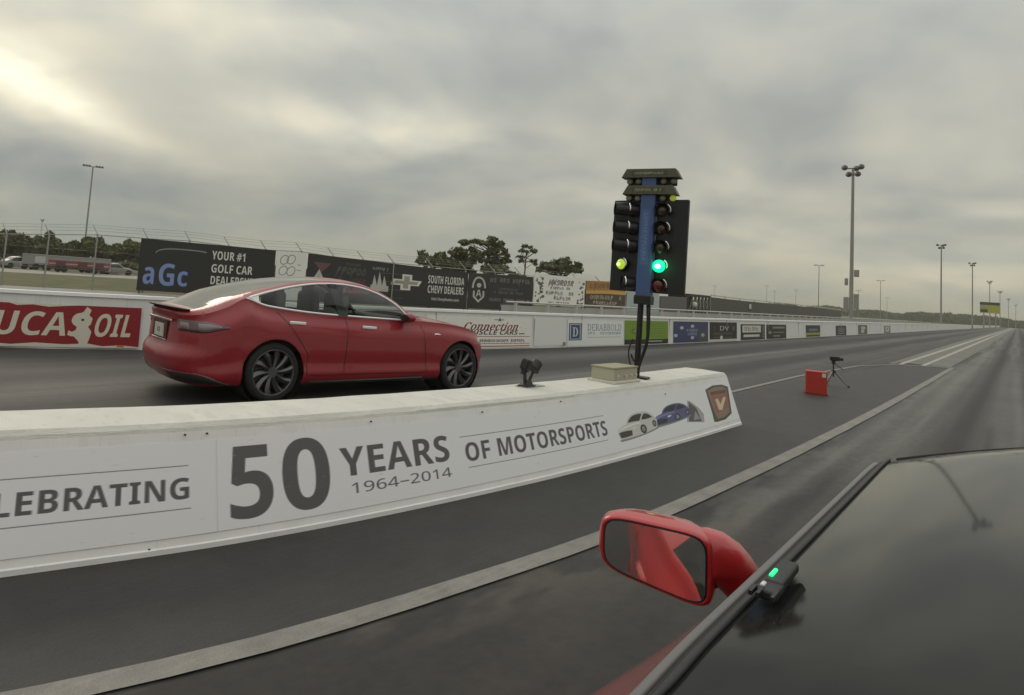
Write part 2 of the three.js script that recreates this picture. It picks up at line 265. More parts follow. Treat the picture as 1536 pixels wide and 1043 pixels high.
// ---------------------------------------------------------------- far barrier wall with its painted advertisements
const WALL_H = .95;
{
  const w = thing('barrier_wall', 'long low white barrier wall along the far lane, painted with advertisements', 'wall');
  const seg = (s0, s1) => {
    const n = 3, p = []; const ring = []; for (let i = 0; i <= n; i++) { const s = mix(s0, s1, i / n); ring.push([[0, 0], [-.03, WALL_H - .06], [.0, WALL_H - .055], [-.015, WALL_H], [-.24, WALL_H], [-.28, 0]].map(([o, y]) => farPath.at(s, o, y))); }
    const uv = []; const tri = (a, b, c, ua, ub, uc) => { for (const v of [a, b, c]) p.push(v.x, v.y, v.z); uv.push(...ua, ...ub, ...uc); };
    for (let i = 0; i < n; i++) for (let k = 0; k < 5; k++) { const a = ring[i][k], b = ring[i + 1][k], c = ring[i + 1][k + 1], d = ring[i][k + 1]; const s = mix(s0, s1, i / n) * .5, s2 = mix(s0, s1, (i + 1) / n) * .5; tri(a, b, c, [s, k * .2], [s2, k * .2], [s2, k * .2 + .2]); tri(a, c, d, [s, k * .2], [s2, k * .2 + .2], [s, k * .2 + .2]); }
    for (const i of [0, n]) for (let k = 1; k < 5; k++) { tri(ring[i][0], ring[i][k], ring[i][k + 1], [0, 0], [.1, 0], [.1, .1]); }
    const g = new THREE.BufferGeometry(); g.setAttribute('position', new THREE.Float32BufferAttribute(p, 3)); g.setAttribute('uv', new THREE.Float32BufferAttribute(uv, 2)); g.computeVertexNormals(); return g;
  };
  for (let s = 0; s < farPath.len - .5; s += 6.1) mesh('wall_segment', seg(s, Math.min(farPath.len, s + 6.088)), M.wallPaint, w);
  mesh('wall_segment', box(.28, WALL_H, 800, -9.14, WALL_H / 2, -530.02), M.wallPaint, w);
}
function wallAd(x0, t0, b0, x1, t1, b1, tex, name, label, cat = 'wall advertisement', rough = .55) {
  const off = .012, A = farPath.hit(x0, (t0 + b0) / 2, off), B = farPath.hit(x1, (t1 + b1) / 2, off);
  const h = (x, y) => onPlane(x, y, A.p, B.p).y;
  const yb = Math.max(.03, (h(x0, b0) + h(x1, b1)) / 2), yt = Math.min(WALL_H - .07, (h(x0, t0) + h(x1, t1)) / 2);
  const n = Math.max(1, Math.round((B.s - A.s) / .8)), p = [], uv = [], idx = [];
  for (let i = 0; i <= n; i++) { const s = mix(A.s, B.s, i / n); for (const [y, v] of [[yb, 0], [yt, 1]]) { const q = farPath.at(s, off - .03 * y / WALL_H + .0, y); p.push(q.x, q.y, q.z); uv.push(i / n, v); } for (const [y, v] of [[yb, 0], [yt, 1]]) { const q = farPath.at(s, off - .03 * y / WALL_H - .008, y); p.push(q.x, q.y, q.z); uv.push(i / n, v); } }
  for (let i = 0; i < n; i++) { const k = 4 * i; idx.push(k, k + 4, k + 5, k, k + 5, k + 1, k + 1, k + 5, k + 7, k + 1, k + 7, k + 3, k, k + 2, k + 6, k, k + 6, k + 4); }
  idx.push(0, 1, 3, 0, 3, 2); { const k = 4 * n; idx.push(k, k + 3, k + 1, k, k + 2, k + 3); }
  const g = new THREE.BufferGeometry(); g.setAttribute('position', new THREE.Float32BufferAttribute(p, 3)); g.setAttribute('uv', new THREE.Float32BufferAttribute(uv, 2)); g.setIndex(idx); g.computeVertexNormals();
  return single(name, g, new THREE.MeshStandardMaterial({ map: tex, roughness: rough }), label, cat, 'advertisements on the far wall');
}
wallAd(-86, 453, 521, 210, 459, 525, canvasTex(1024, 256, (x, w, h) => {
  x.fillStyle = '#8e1f25'; x.fillRect(0, 0, w, h);
  x.fillStyle = '#d9d5c4'; fit(x, 'LUCAS', w * .115, h * .17, w * .585, h * .56, 'bold', -.16); fit(x, 'OIL', w * .735, h * .17, w * .215, h * .56, 'bold', -.16);
  // torn patch of vinyl with bare paint under it
  x.beginPath(); [[.70, .02], [.725, .10], [.715, .22], [.735, .30], [.728, .44], [.715, .50], [.735, .62], [.728, .78], [.715, .95], [.70, 1], [.675, 1], [.672, .86], [.645, .74], [.63, .64], [.652, .58], [.655, .48], [.642, .36], [.655, .22], [.685, .14]].forEach(([a, b], i) => i ? x.lineTo(a * w, b * h) : x.moveTo(a * w, b * h)); x.fill();
  x.beginPath(); x.moveTo(0, h); [[0, .93], [.12, .95], [.2, .91], [.33, .95], [.45, .90], [.6, .93], [.72, .9], [.8, .96], [.9, .93], [1, .97], [1, 1]].forEach(([a, b]) => x.lineTo(a * w, b * h)); x.fill();
  x.fillStyle = '#3c3a3a'; x.beginPath(); x.arc(.683 * w, .34 * h, 8, 0, 7); x.fill(); x.fillStyle = '#c07a52'; x.fillRect(.88 * w, .93 * h, 40, 14);
  x.fillStyle = '#d9d5c4'; x.beginPath(); x.moveTo(.3 * w, 0); [[.34, .05], [.42, .02], [.5, .06], [.6, .02], [.66, .0]].forEach(([a, b]) => x.lineTo(a * w, b * h)); x.fill();
  speck(x, w, h, 900, 5, ['#5c1518', '#b6483f', '#cfc9b6'], 1, 4, .25);
}), 'wall_banner', 'red banner with slanted white capitals and a torn pale patch behind the red sedan');
wallAd(640, 473, 527, 798, 478, 522, canvasTex(512, 160, (x, w, h) => {
  x.fillStyle = '#f0eee6'; x.fillRect(0, 0, w, h); x.fillStyle = '#7a2f2c'; fit(x, 'Connection', w * .30, h * .18, w * .54, h * .24, 'bold italic', -.2, 'serif'); x.fillStyle = '#34302e'; fit(x, 'MUSCLE CARS', w * .32, h * .42, w * .52, h * .15, 'bold', -.3); x.fillRect(w * .86, h * .52, w * .06, 5); blur(x, w * .33, h * .72, w * .6, h * .09, 5); x.fillRect(w * .6, h * .07, w * .1, 3); fit(x, 'A', w * .64, h * .02, w * .03, h * .12);
  x.fillStyle = '#9a4a42'; for (const y of [.62, .85, .93]) x.fillRect(w * .3, h * y, w * .68, y > .9 ? 5 : 3); speck(x, w, h, 300, 8, ['#a09a88', '#8a4a40'], 1, 3, .3);
}), 'wall_banner', 'white banner with slanted red and black lettering, ahead of the red sedan bonnet');
{ // plain plate bolted to the wall
  const A = farPath.hit(802, 500, .01), B = farPath.hit(849, 500, .01); const a = A.p.clone().setY(.06), b = B.p.clone().setY(.06);
  const t = thing('access_panel', 'blank pale square panel on far wall between two lettered banners', 'panel'); mesh('plate', quadPanel(a, b, b.clone().setY(.82), a.clone().setY(.82), .012), std(.82, .83, .79, .6), t);
  const hp = farPath.hit(846, 517, .03).p; mesh('latch', box(.09, .1, .03, hp.x, hp.y + .02, hp.z), M.galv, t);
}
wallAd(852, 481, 522, 936, 481.5, 520, canvasTex(512, 256, (x, w, h) => {
  x.fillStyle = '#eceee9'; x.fillRect(0, 0, w, h); x.fillStyle = '#41587c'; x.fillRect(w * .02, h * .12, w * .21, h * .66); x.strokeStyle = '#d3d4cf'; x.lineWidth = 6; x.strokeRect(w * .045, h * .17, w * .16, h * .56); x.fillStyle = '#d3d4cf'; fit(x, 'D', w * .075, h * .27, w * .1, h * .36, 'bold', 0, 'serif');
  x.fillStyle = '#7d8aa3'; fit(x, 'DERABBOLD', w * .32, h * .14, w * .64, h * .26, 'normal', 0, 'serif'); blur(x, w * .33, h * .45, w * .62, h * .11, 6); x.fillRect(w * .33, h * .66, w * .62, 4);
}), 'wall_banner', 'white banner with blue square letter emblem and pale blue serif lettering');
wallAd(938, 481, 518, 1003, 482, 516, canvasTex(256, 160, (x, w, h) => { x.fillStyle = '#7d9a35'; x.fillRect(0, 0, w, h); x.fillStyle = '#23261c'; x.fillRect(0, h * .80, w, h * .2); x.strokeStyle = '#46604a'; x.lineWidth = 5; x.beginPath(); x.arc(w * .2, h * .45, 14, 0, 5); x.stroke(); x.fillStyle = '#6a8a2e'; for (let k = 0; k < 6; k++) x.fillRect(w * .45, h * (.1 + k * .11), w * .5, 5); x.fillStyle = '#b9b9a8'; x.fillRect(w * .5, h * .86, w * .35, 8); }), 'wall_banner', 'bright green wall banner with black lower edge, behind the starting light pole');
wallAd(1011, 482, 518, 1063, 483.5, 516, canvasTex(256, 160, (x, w, h) => { x.fillStyle = '#3c4166'; x.fillRect(0, 0, w, h); x.fillStyle = '#4a4a52'; x.fillRect(w * .68, h * .4, w * .32, h * .6); x.fillStyle = '#b9bdd2'; blur(x, w * .36, h * .36, w * .32, h * .13, 7); blur(x, w * .38, h * .54, w * .28, h * .12, 8); for (const [a, b] of [[.52, .22], [.52, .78], [.22, .3], [.06, .66]]) { x.beginPath(); x.arc(a * w, b * h, h * .08, 0, 7); x.fill(); } x.fillStyle = '#9fb0b8'; x.beginPath(); x.arc(w * .83, h * .66, 14, 0, 7); x.fill(); }), 'wall_banner', 'dark blue wall banner with pale round marks, next to black banner');
wallAd(1065.5, 483.5, 517, 1106, 484, 514, canvasTex(256, 160, (x, w, h) => { x.fillStyle = '#24211f'; x.fillRect(0, 0, w, h); x.fillStyle = '#c9c4b8'; fit(x, 'DV', w * .33, h * .2, w * .36, h * .24, 'normal'); x.fillStyle = '#5a544c'; fit(x, '1', w * .12, h * .2, w * .08, h * .24); x.fillRect(w * .82, h * .2, w * .1, h * .24); for (const y of [.55, .62, .78]) x.fillRect(w * .12, h * y, w * .7, h * .05); x.fillStyle = '#d6d2c6'; x.fillRect(0, h * .9, w, h * .1); x.fillRect(w * .36, h * .72, w * .09, h * .2); }), 'wall_banner', 'black wall banner with two large pale capitals and a white foot');
wallAd(1112, 486.5, 514, 1148, 487, 511.5, canvasTex(192, 160, (x, w, h) => { x.fillStyle = '#35322f'; x.fillRect(0, 0, w, h); x.fillStyle = '#d2cfc4'; x.fillRect(w * .06, h * .08, w * .76, h * .45); x.fillRect(w * .1, h * .66, w * .66, h * .16); x.fillStyle = '#7a766c'; blur(x, w * .12, h * .16, w * .62, h * .26, 9); x.fillStyle = '#8a877e'; for (let k = 0; k < 5; k++) x.fillRect(w * .9, h * (.1 + .17 * k), w * .06, h * .1); }), 'wall_banner', 'charcoal wall banner holding two white boxes');
wallAd(1150.5, 487, 511.5, 1180, 487.5, 510, canvasTex(160, 128, (x, w, h) => { x.fillStyle = '#2e2b26'; x.fillRect(0, 0, w, h); x.fillStyle = '#8f8c78'; x.fillRect(w * .3, h * .14, w * .62, h * .14); x.fillRect(w * .32, h * .52, w * .56, h * .06); x.fillRect(w * .32, h * .76, w * .34, h * .1); x.beginPath(); x.arc(w * .16, h * .55, 13, 0, 7); x.fill(); }), 'wall_banner', 'dark wall banner with dull yellow stripe and round mark');
wallAd(1209.5, 488, 507, 1231, 488.3, 506, canvasTex(96, 96, (x, w, h) => { x.fillStyle = '#353a40'; x.fillRect(0, 0, w, h); x.fillStyle = '#6d7f8e'; x.fillRect(w * .2, h * .3, w * .6, h * .2); x.fillStyle = '#a6a03c'; x.fillRect(0, h * .64, w, h * .36); x.fillStyle = '#2b2d20'; x.fillRect(w * .05, h * .84, w * .9, h * .12); }), 'wall_sign', 'small slate wall sign with yellow lower band');
wallAd(1254.5, 488.5, 506, 1270, 488.7, 505, canvasTex(64, 96, (x, w, h) => { x.fillStyle = '#35343a'; x.fillRect(0, 0, w, h); x.fillStyle = '#6b6c72'; x.fillRect(w * .2, h * .2, w * .6, h * .5); x.fillStyle = '#a9a9a9'; x.fillRect(w * .2, h * .78, w * .6, h * .06); }), 'wall_sign', 'small dark wall sign with grey centre panel');
wallAd(1288, 487.5, 504, 1301.5, 487.8, 503.5, canvasTex(64, 96, (x, w, h) => { x.fillStyle = '#6c6656'; x.fillRect(0, 0, w, h); x.fillStyle = '#c3c0ae'; x.beginPath(); x.arc(w * .55, h * .32, w * .26, 0, 7); x.fill(); x.fillRect(w * .3, h * .5, w * .36, h * .36); }), 'wall_sign', 'small olive wall sign with pale rounded shape');
wallAd(1327, 489, 502, 1336, 489.2, 501.6, canvasTex(64, 96, (x, w, h) => { x.fillStyle = '#7a7870'; x.fillRect(0, 0, w, h); x.fillStyle = '#cfccc0'; x.fillRect(w * .2, h * .14, w * .6, h * .7); x.fillStyle = '#8a877c'; x.fillRect(w * .4, h * .3, w * .25, h * .3); }), 'wall_sign', 'small pale wall sign with grey frame');

// white post-and-rail behind the far wall
{
  const t = thing('railing', 'white post and rail fence running just behind far barrier wall', 'railing');
  const railPath = smoothPath([[-12.75, -19.2], [-12.6, -30], [-12.5, -60], [-12.5, -130]], 60); const L = railPath.len;
  const white = std(.52, .52, .49, .6);
  for (const y of [.72, 1.12]) { const pts = []; for (let i = 0; i <= 60; i++) pts.push(railPath.at(L * i / 60, 0, y)); mesh('rail', tube(pts, .035, 120, 6), white, t); }
  for (let s = .6; s < L; s += 2.1) { const p = railPath.at(s); mesh('post', box(.08, 1.14, .08, p.x, .57, p.z), white, t); }
  const q = []; for (let i = 0; i <= 40; i++) { const a = railPath.at(L * i / 40, -.18); q.push(a); }
  const p = []; const face = (a, b) => { p.push(a.x, 0, a.z, b.x, 0, b.z, b.x, 1.0, b.z, a.x, 0, a.z, b.x, 1.0, b.z, a.x, 1.0, a.z); };
  for (let i = 0; i < 40; i++) face(q[i], q[i + 1]);
  const g = new THREE.BufferGeometry(); g.setAttribute('position', new THREE.Float32BufferAttribute(p, 3)); g.computeVertexNormals(); mesh('kick_board', g, std(.45, .45, .42, .7), t);
}

// ---------------------------------------------------------------- fence with barbed-wire arms and the hoardings hung on it
{
  const t = thing('chain_link_fence', 'tall wire fence with outward angled barbed wire arms behind far wall', 'fence');
  const xs = [-62, 2, 66, 139, 215, 279, 339, 395, 449, 498, 543, 589]; const tips = [334, 335, 336, 337, 343, 347, 355, 361, 364, 372, 377, 382], ss = xs.map(x => fencePath.hit(x, 420).s), hs = xs.map((x, i) => fencePath.hit(x - 3, tips[i]).y - .46);
  [3, 6, 9, 12, 16, 20, 24].forEach(k => { ss.push(ss[11] + k); hs.push(hs[11]); });
  const Hs = s => { let i = 1; while (i < ss.length - 1 && ss[i] < s) i++; return mix(hs[i - 1], hs[i], Math.min(1, Math.max(0, (s - ss[i - 1]) / (ss[i] - ss[i - 1])))); };
  const armTop = s => { const p = fencePath.at(s, -.42, Hs(s) + .48); return p.add(fencePath.at(s - .28).sub(fencePath.at(s))); };
  ss.forEach(s => { const b = fencePath.at(s), p = mesh('post', rod(b, b.clone().setY(Hs(s)), .045, .045, 8), M.galv, t); mesh('arm', rod(b.clone().setY(Hs(s) - .03), armTop(s), .032, .028, 6), M.galv, p); });
  const wire = (f, r, name) => { const g = []; for (let i = 1; i < ss.length; i++) { const a = f(ss[i - 1]), b = f(ss[i]); g.push(rod(a, b, r, r, 5)); } mesh(name, g, M.galv, t); };
  wire(s => fencePath.at(s, 0, Hs(s) - .05), .024, 'top_rail');
  for (const k of [.35, .7, 1]) wire(s => fencePath.at(s, 0, Hs(s)).lerp(armTop(s), k), .008, 'barbed_wire');
  for (const y of [.08, .55, 1.05, 1.55, 2.05]) wire(s => fencePath.at(s, 0, y), .006, 'strand');
}
function hoarding(x0, t0, b0, x1, t1, b1, tex, name, label, opt = {}) {
  const off = opt.off ?? .42, A = fencePath.hit(x0, (t0 + b0) / 2, off).p, B = fencePath.hit(x1, (t1 + b1) / 2, off).p;
  const Q = (x, y) => onPlane(x, y, A, B);
  const a = Q(x0, b0), b = Q(x1, b1), c = Q(x1, t1), d = Q(x0, t0);
  a.y = b.y = Math.max(.05, (a.y + b.y) / 2); b.x = c.x = B.x; b.z = c.z = B.z; a.x = d.x = A.x; a.z = d.z = A.z;
  const t = thing(name, label, opt.cat ?? 'hoarding', [0, 0, 0], 0, 'hoardings on the fence');
  mesh('panel', quadPanel(a, b, c, d, .05), tex.isMaterial ? tex : new THREE.MeshStandardMaterial({ map: tex, roughness: .6 }), t);
  const L = a.distanceTo(b), n = Math.max(1, Math.round(L / 3)), back = b.clone().sub(a).normalize().cross(V3(0, 1, 0)).multiplyScalar(-.11);
  for (let i = 0; i <= n; i++) { const k = (i + .04 * (i === 0 ? 1 : i === n ? -1 : 0)) / n, p = a.clone().lerp(b, k).add(back), top = mix(d.y, c.y, k) - .04; mesh('post', box(.07, top, .07, p.x, top / 2, p.z), M.steelDark, t); }
  return t;
}
hoarding(208, 357, 434, 411, 375.5, 449, canvasTex(1024, 352, (x, w, h) => {
  x.fillStyle = '#262626'; x.fillRect(0, 0, w, h);
  x.strokeStyle = '#8b8d90'; x.lineWidth = 8; x.lineCap = 'round'; x.beginPath(); x.moveTo(w * .11, h * .25); x.bezierCurveTo(w * .13, h * .17, w * .2, h * .15, w * .3, h * .15); x.bezierCurveTo(w * .4, h * .15, w * .44, h * .15, w * .47, h * .17); x.stroke();
  const blue = (t, l, tp, ww, hh) => { x.fillStyle = '#2c3550'; fit(x, t, l + 7, tp + 8, ww, hh, 'bold'); x.fillStyle = '#7f93c4'; fit(x, t, l, tp, ww, hh, 'bold'); };
  x.fillStyle = '#3a4562'; x.fillRect(w * .03, h * .60, w * .33, h * .1); x.fillStyle = '#262626'; x.fillRect(w * .03, h * .60, w * .33, h * .1);
  blue('a', w * .03, h * .44, w * .095, h * .42); blue('G', w * .135, h * .44, w * .135, h * .43); blue('c', w * .272, h * .48, w * .085, h * .385);
  x.fillStyle = '#d8d6cc'; fit(x, 'YOUR #1', w * .515, h * .12, w * .26, h * .17, 'bold', 0); fit(x, 'GOLF CAR', w * .515, h * .38, w * .315, h * .17); fit(x, 'DEALERSHIP', w * .515, h * .62, w * .36, h * .17); x.fillStyle = '#77746c'; blur(x, w * .44, h * .88, w * .5, h * .05, 10);
  speck(x, w, h, 300, 4, ['#3c3c3a', '#101010'], 1, 3, .4);
}), 'billboard', 'large black billboard with blue rounded letters beside white dealership lettering', { cat: 'billboard' });
hoarding(413, 375.5, 449, 458, 380, 452, canvasTex(160, 256, (x, w, h) => { x.fillStyle = '#e4e4de'; x.fillRect(0, 0, w, h); x.strokeStyle = '#85827c'; x.lineWidth = 4; for (const [a, b] of [[.2, .14], [.42, .12], [.18, .36], [.44, .36]]) { x.beginPath(); x.ellipse(w * (a + .06), h * (b + .04), w * .12, h * .1, .6, 0, 7); x.stroke(); } x.fillStyle = '#a5a29a'; x.fillRect(w * .7, h * .25, w * .12, 5); x.fillRect(w * .68, h * .36, w * .16, 5); }), 'hoarding', 'narrow white hoarding with grey looped line drawing, between two black hoardings');
hoarding(460, 380, 453, 701, 409, 463, canvasTex(1024, 232, (x, w, h) => {
  x.fillStyle = '#2b2b2a'; x.fillRect(0, 0, w, h); const grey = '#b9b7af';
  x.fillStyle = '#9a5650'; x.beginPath(); [[.17, .66], [.21, .58], [.28, .56], [.34, .64], [.37, .74], [.17, .76]].forEach(([a, b], i) => i ? x.lineTo(a * w, b * h) : x.moveTo(a * w, b * h)); x.fill(); x.fillStyle = '#2c2222'; x.fillRect(w * .2, h * .62, w * .06, h * .06); x.fillStyle = '#6d4a4a'; x.beginPath(); x.moveTo(w * .03, h * .16); x.lineTo(w * .13, h * .16); x.lineTo(w * .08, h * .36); x.fill();
  x.fillStyle = grey; x.beginPath(); x.moveTo(w * .02, h * .62); x.lineTo(w * .065, h * .3); x.lineTo(w * .11, h * .62); x.lineTo(w * .085, h * .62); x.lineTo(w * .065, h * .45); x.lineTo(w * .045, h * .62); x.fill();
  x.fillStyle = '#66645e'; blur(x, w * .21, h * .10, w * .09, h * .05, 11); blur(x, w * .16, h * .2, w * .17, h * .15, 12, -.3); x.fillStyle = '#6a4640'; blur(x, w * .17, h * .42, w * .16, h * .12, 13, -.3);
  x.fillStyle = grey; blur(x, w * .37, h * .12, w * .1, h * .06, 14); for (let k = 0; k < 3; k++) { x.beginPath(); x.moveTo(w * (.37 + k * .03), h * .62); x.lineTo(w * (.385 + k * .03), h * (.24 + (k === 1 ? -.03 : .05))); x.lineTo(w * (.41 + k * .03), h * .62); x.fill(); } x.fillRect(w * .365, h * .52, w * .11, h * .14);
  // bow-tie emblem
  x.save(); x.translate(w * .585, h * .40); x.scale(w * .10, h * .19); x.fillStyle = '#d9d7ce'; x.beginPath(); [[-.85, -.36], [-.28, -.36], [-.28, -1], [.36, -1], [.36, -.36], [1, -.36], [.82, .36], [.28, .36], [.28, 1], [-.36, 1], [-.36, .36], [-1, .36]].forEach(([a, b], i) => i ? x.lineTo(a, b) : x.moveTo(a, b)); x.closePath(); x.fill(); x.fillStyle = '#9a968a'; x.beginPath(); [[-.7, -.2], [-.14, -.2], [-.14, -.78], [.2, -.78], [.2, -.2], [.78, -.2], [.68, .2], [.14, .2], [.14, .78], [-.2, .78], [-.2, .2], [-.8, .2]].forEach(([a, b], i) => i ? x.lineTo(a, b) : x.moveTo(a, b)); x.closePath(); x.fill(); x.restore();
  x.fillStyle = '#d4d2c9'; fit(x, 'SOUTH FLORIDA', w * .725, h * .16, w * .25, h * .2); fit(x, 'CHEVY DEALERS', w * .725, h * .42, w * .25, h * .2); fit(x, 'Visit ChevyDealers.com', w * .755, h * .74, w * .19, h * .07);
  speck(x, w, h, 300, 14, ['#3c3c3a', '#151515'], 1, 3, .4);
}), 'billboard', 'long black billboard with silver cross-shaped emblem, white piling drawing and dealers lettering', { cat: 'billboard' });
hoarding(702.5, 409, 463, 799, 415.5, 466.5, canvasTex(512, 256, (x, w, h) => {
  x.fillStyle = '#2a2a2a'; x.fillRect(0, 0, w, h); x.strokeStyle = '#bdbbb2'; x.lineWidth = 13; x.beginPath(); x.moveTo(w * .06, h * .42); x.quadraticCurveTo(w * .07, h * .12, w * .14, h * .12); x.quadraticCurveTo(w * .23, h * .12, w * .24, h * .42); x.stroke(); x.beginPath(); x.moveTo(w * .08, h * .5); x.lineTo(w * .08, h * .66); x.lineTo(w * .15, h * .8); x.lineTo(w * .22, h * .66); x.lineTo(w * .22, h * .5); x.stroke(); x.fillStyle = '#bdbbb2'; x.beginPath(); x.arc(w * .15, h * .34, 17, 0, 7); x.fill(); fit(x, 'A', w * .11, h * .46, w * .08, h * .2);
  x.fillStyle = '#8d8a82'; blur(x, w * .31, h * .1, w * .65, h * .13, 15); x.fillStyle = '#77746d'; blur(x, w * .45, h * .38, w * .3, h * .07, 16); blur(x, w * .38, h * .48, w * .46, h * .08, 17); x.fillStyle = '#9a978e'; blur(x, w * .31, h * .68, w * .64, h * .09, 18); blur(x, w * .44, h * .82, w * .36, h * .1, 19);
}), 'hoarding', 'black hoarding with white arched shield emblem and grey lettering');
hoarding(801, 411, 458, 877, 417, 459.5, canvasTex(256, 160, (x, w, h) => {
  x.fillStyle = '#e8e7de'; x.fillRect(0, 0, w, h); x.fillStyle = '#4b4a46'; blur(x, w * .26, h * .14, w * .5, h * .2, 20, -.2, 7); blur(x, w * .3, h * .38, w * .4, h * .09, 21); blur(x, w * .22, h * .54, w * .56, h * .12, 22); blur(x, w * .26, h * .7, w * .46, h * .12, 23); blur(x, w * .28, h * .88, w * .42, h * .07, 24);
  const r = rng(9); x.fillStyle = '#5a5852'; for (let k = 0; k < 46; k++) { const s = r() > .5 ? .02 : .84; x.fillRect(w * (s + r() * .13), h * (.06 + r() * .85), 4 + r() * 9, 5 + r() * 9); }
}), 'hoarding', 'white hoarding covered in dark hand lettering with busy decorated sides');
hoarding(879, 421, 462, 938.5, 423.5, 464, canvasTex(256, 176, (x, w, h) => { x.fillStyle = '#a9793a'; x.fillRect(0, 0, w, h * .46); x.fillStyle = '#4c3a30'; x.fillRect(0, h * .46, w, h * .54); x.fillStyle = '#cfa34f'; x.fillRect(0, h * .36, w, h * .12); x.fillStyle = '#6b4a26'; blur(x, w * .08, h * .08, w * .7, h * .2, 25); x.fillStyle = '#cfc8b8'; blur(x, w * .1, h * .54, w * .8, h * .14, 26); blur(x, w * .18, h * .75, w * .6, h * .13, 27); }), 'hoarding', 'orange over brown hoarding with pale lettering, behind the starting light board');
hoarding(940.5, 437, 468, 989, 441, 469, canvasTex(160, 96, (x, w, h) => { x.fillStyle = '#a9b5b4'; x.fillRect(0, 0, w, h); x.fillStyle = '#7d9093'; x.beginPath(); x.arc(w * .3, h * .35, 20, 0, 7); x.fill(); x.fillRect(w * .1, h * .72, w * .7, 7); }), 'hoarding', 'pale blue hoarding behind the foot of the blue light post');
hoarding(991, 444, 467.5, 1030, 446, 469, std(.115, .112, .105, .8), 'hoarding', 'plain grey hoarding beside the dark timber stand');

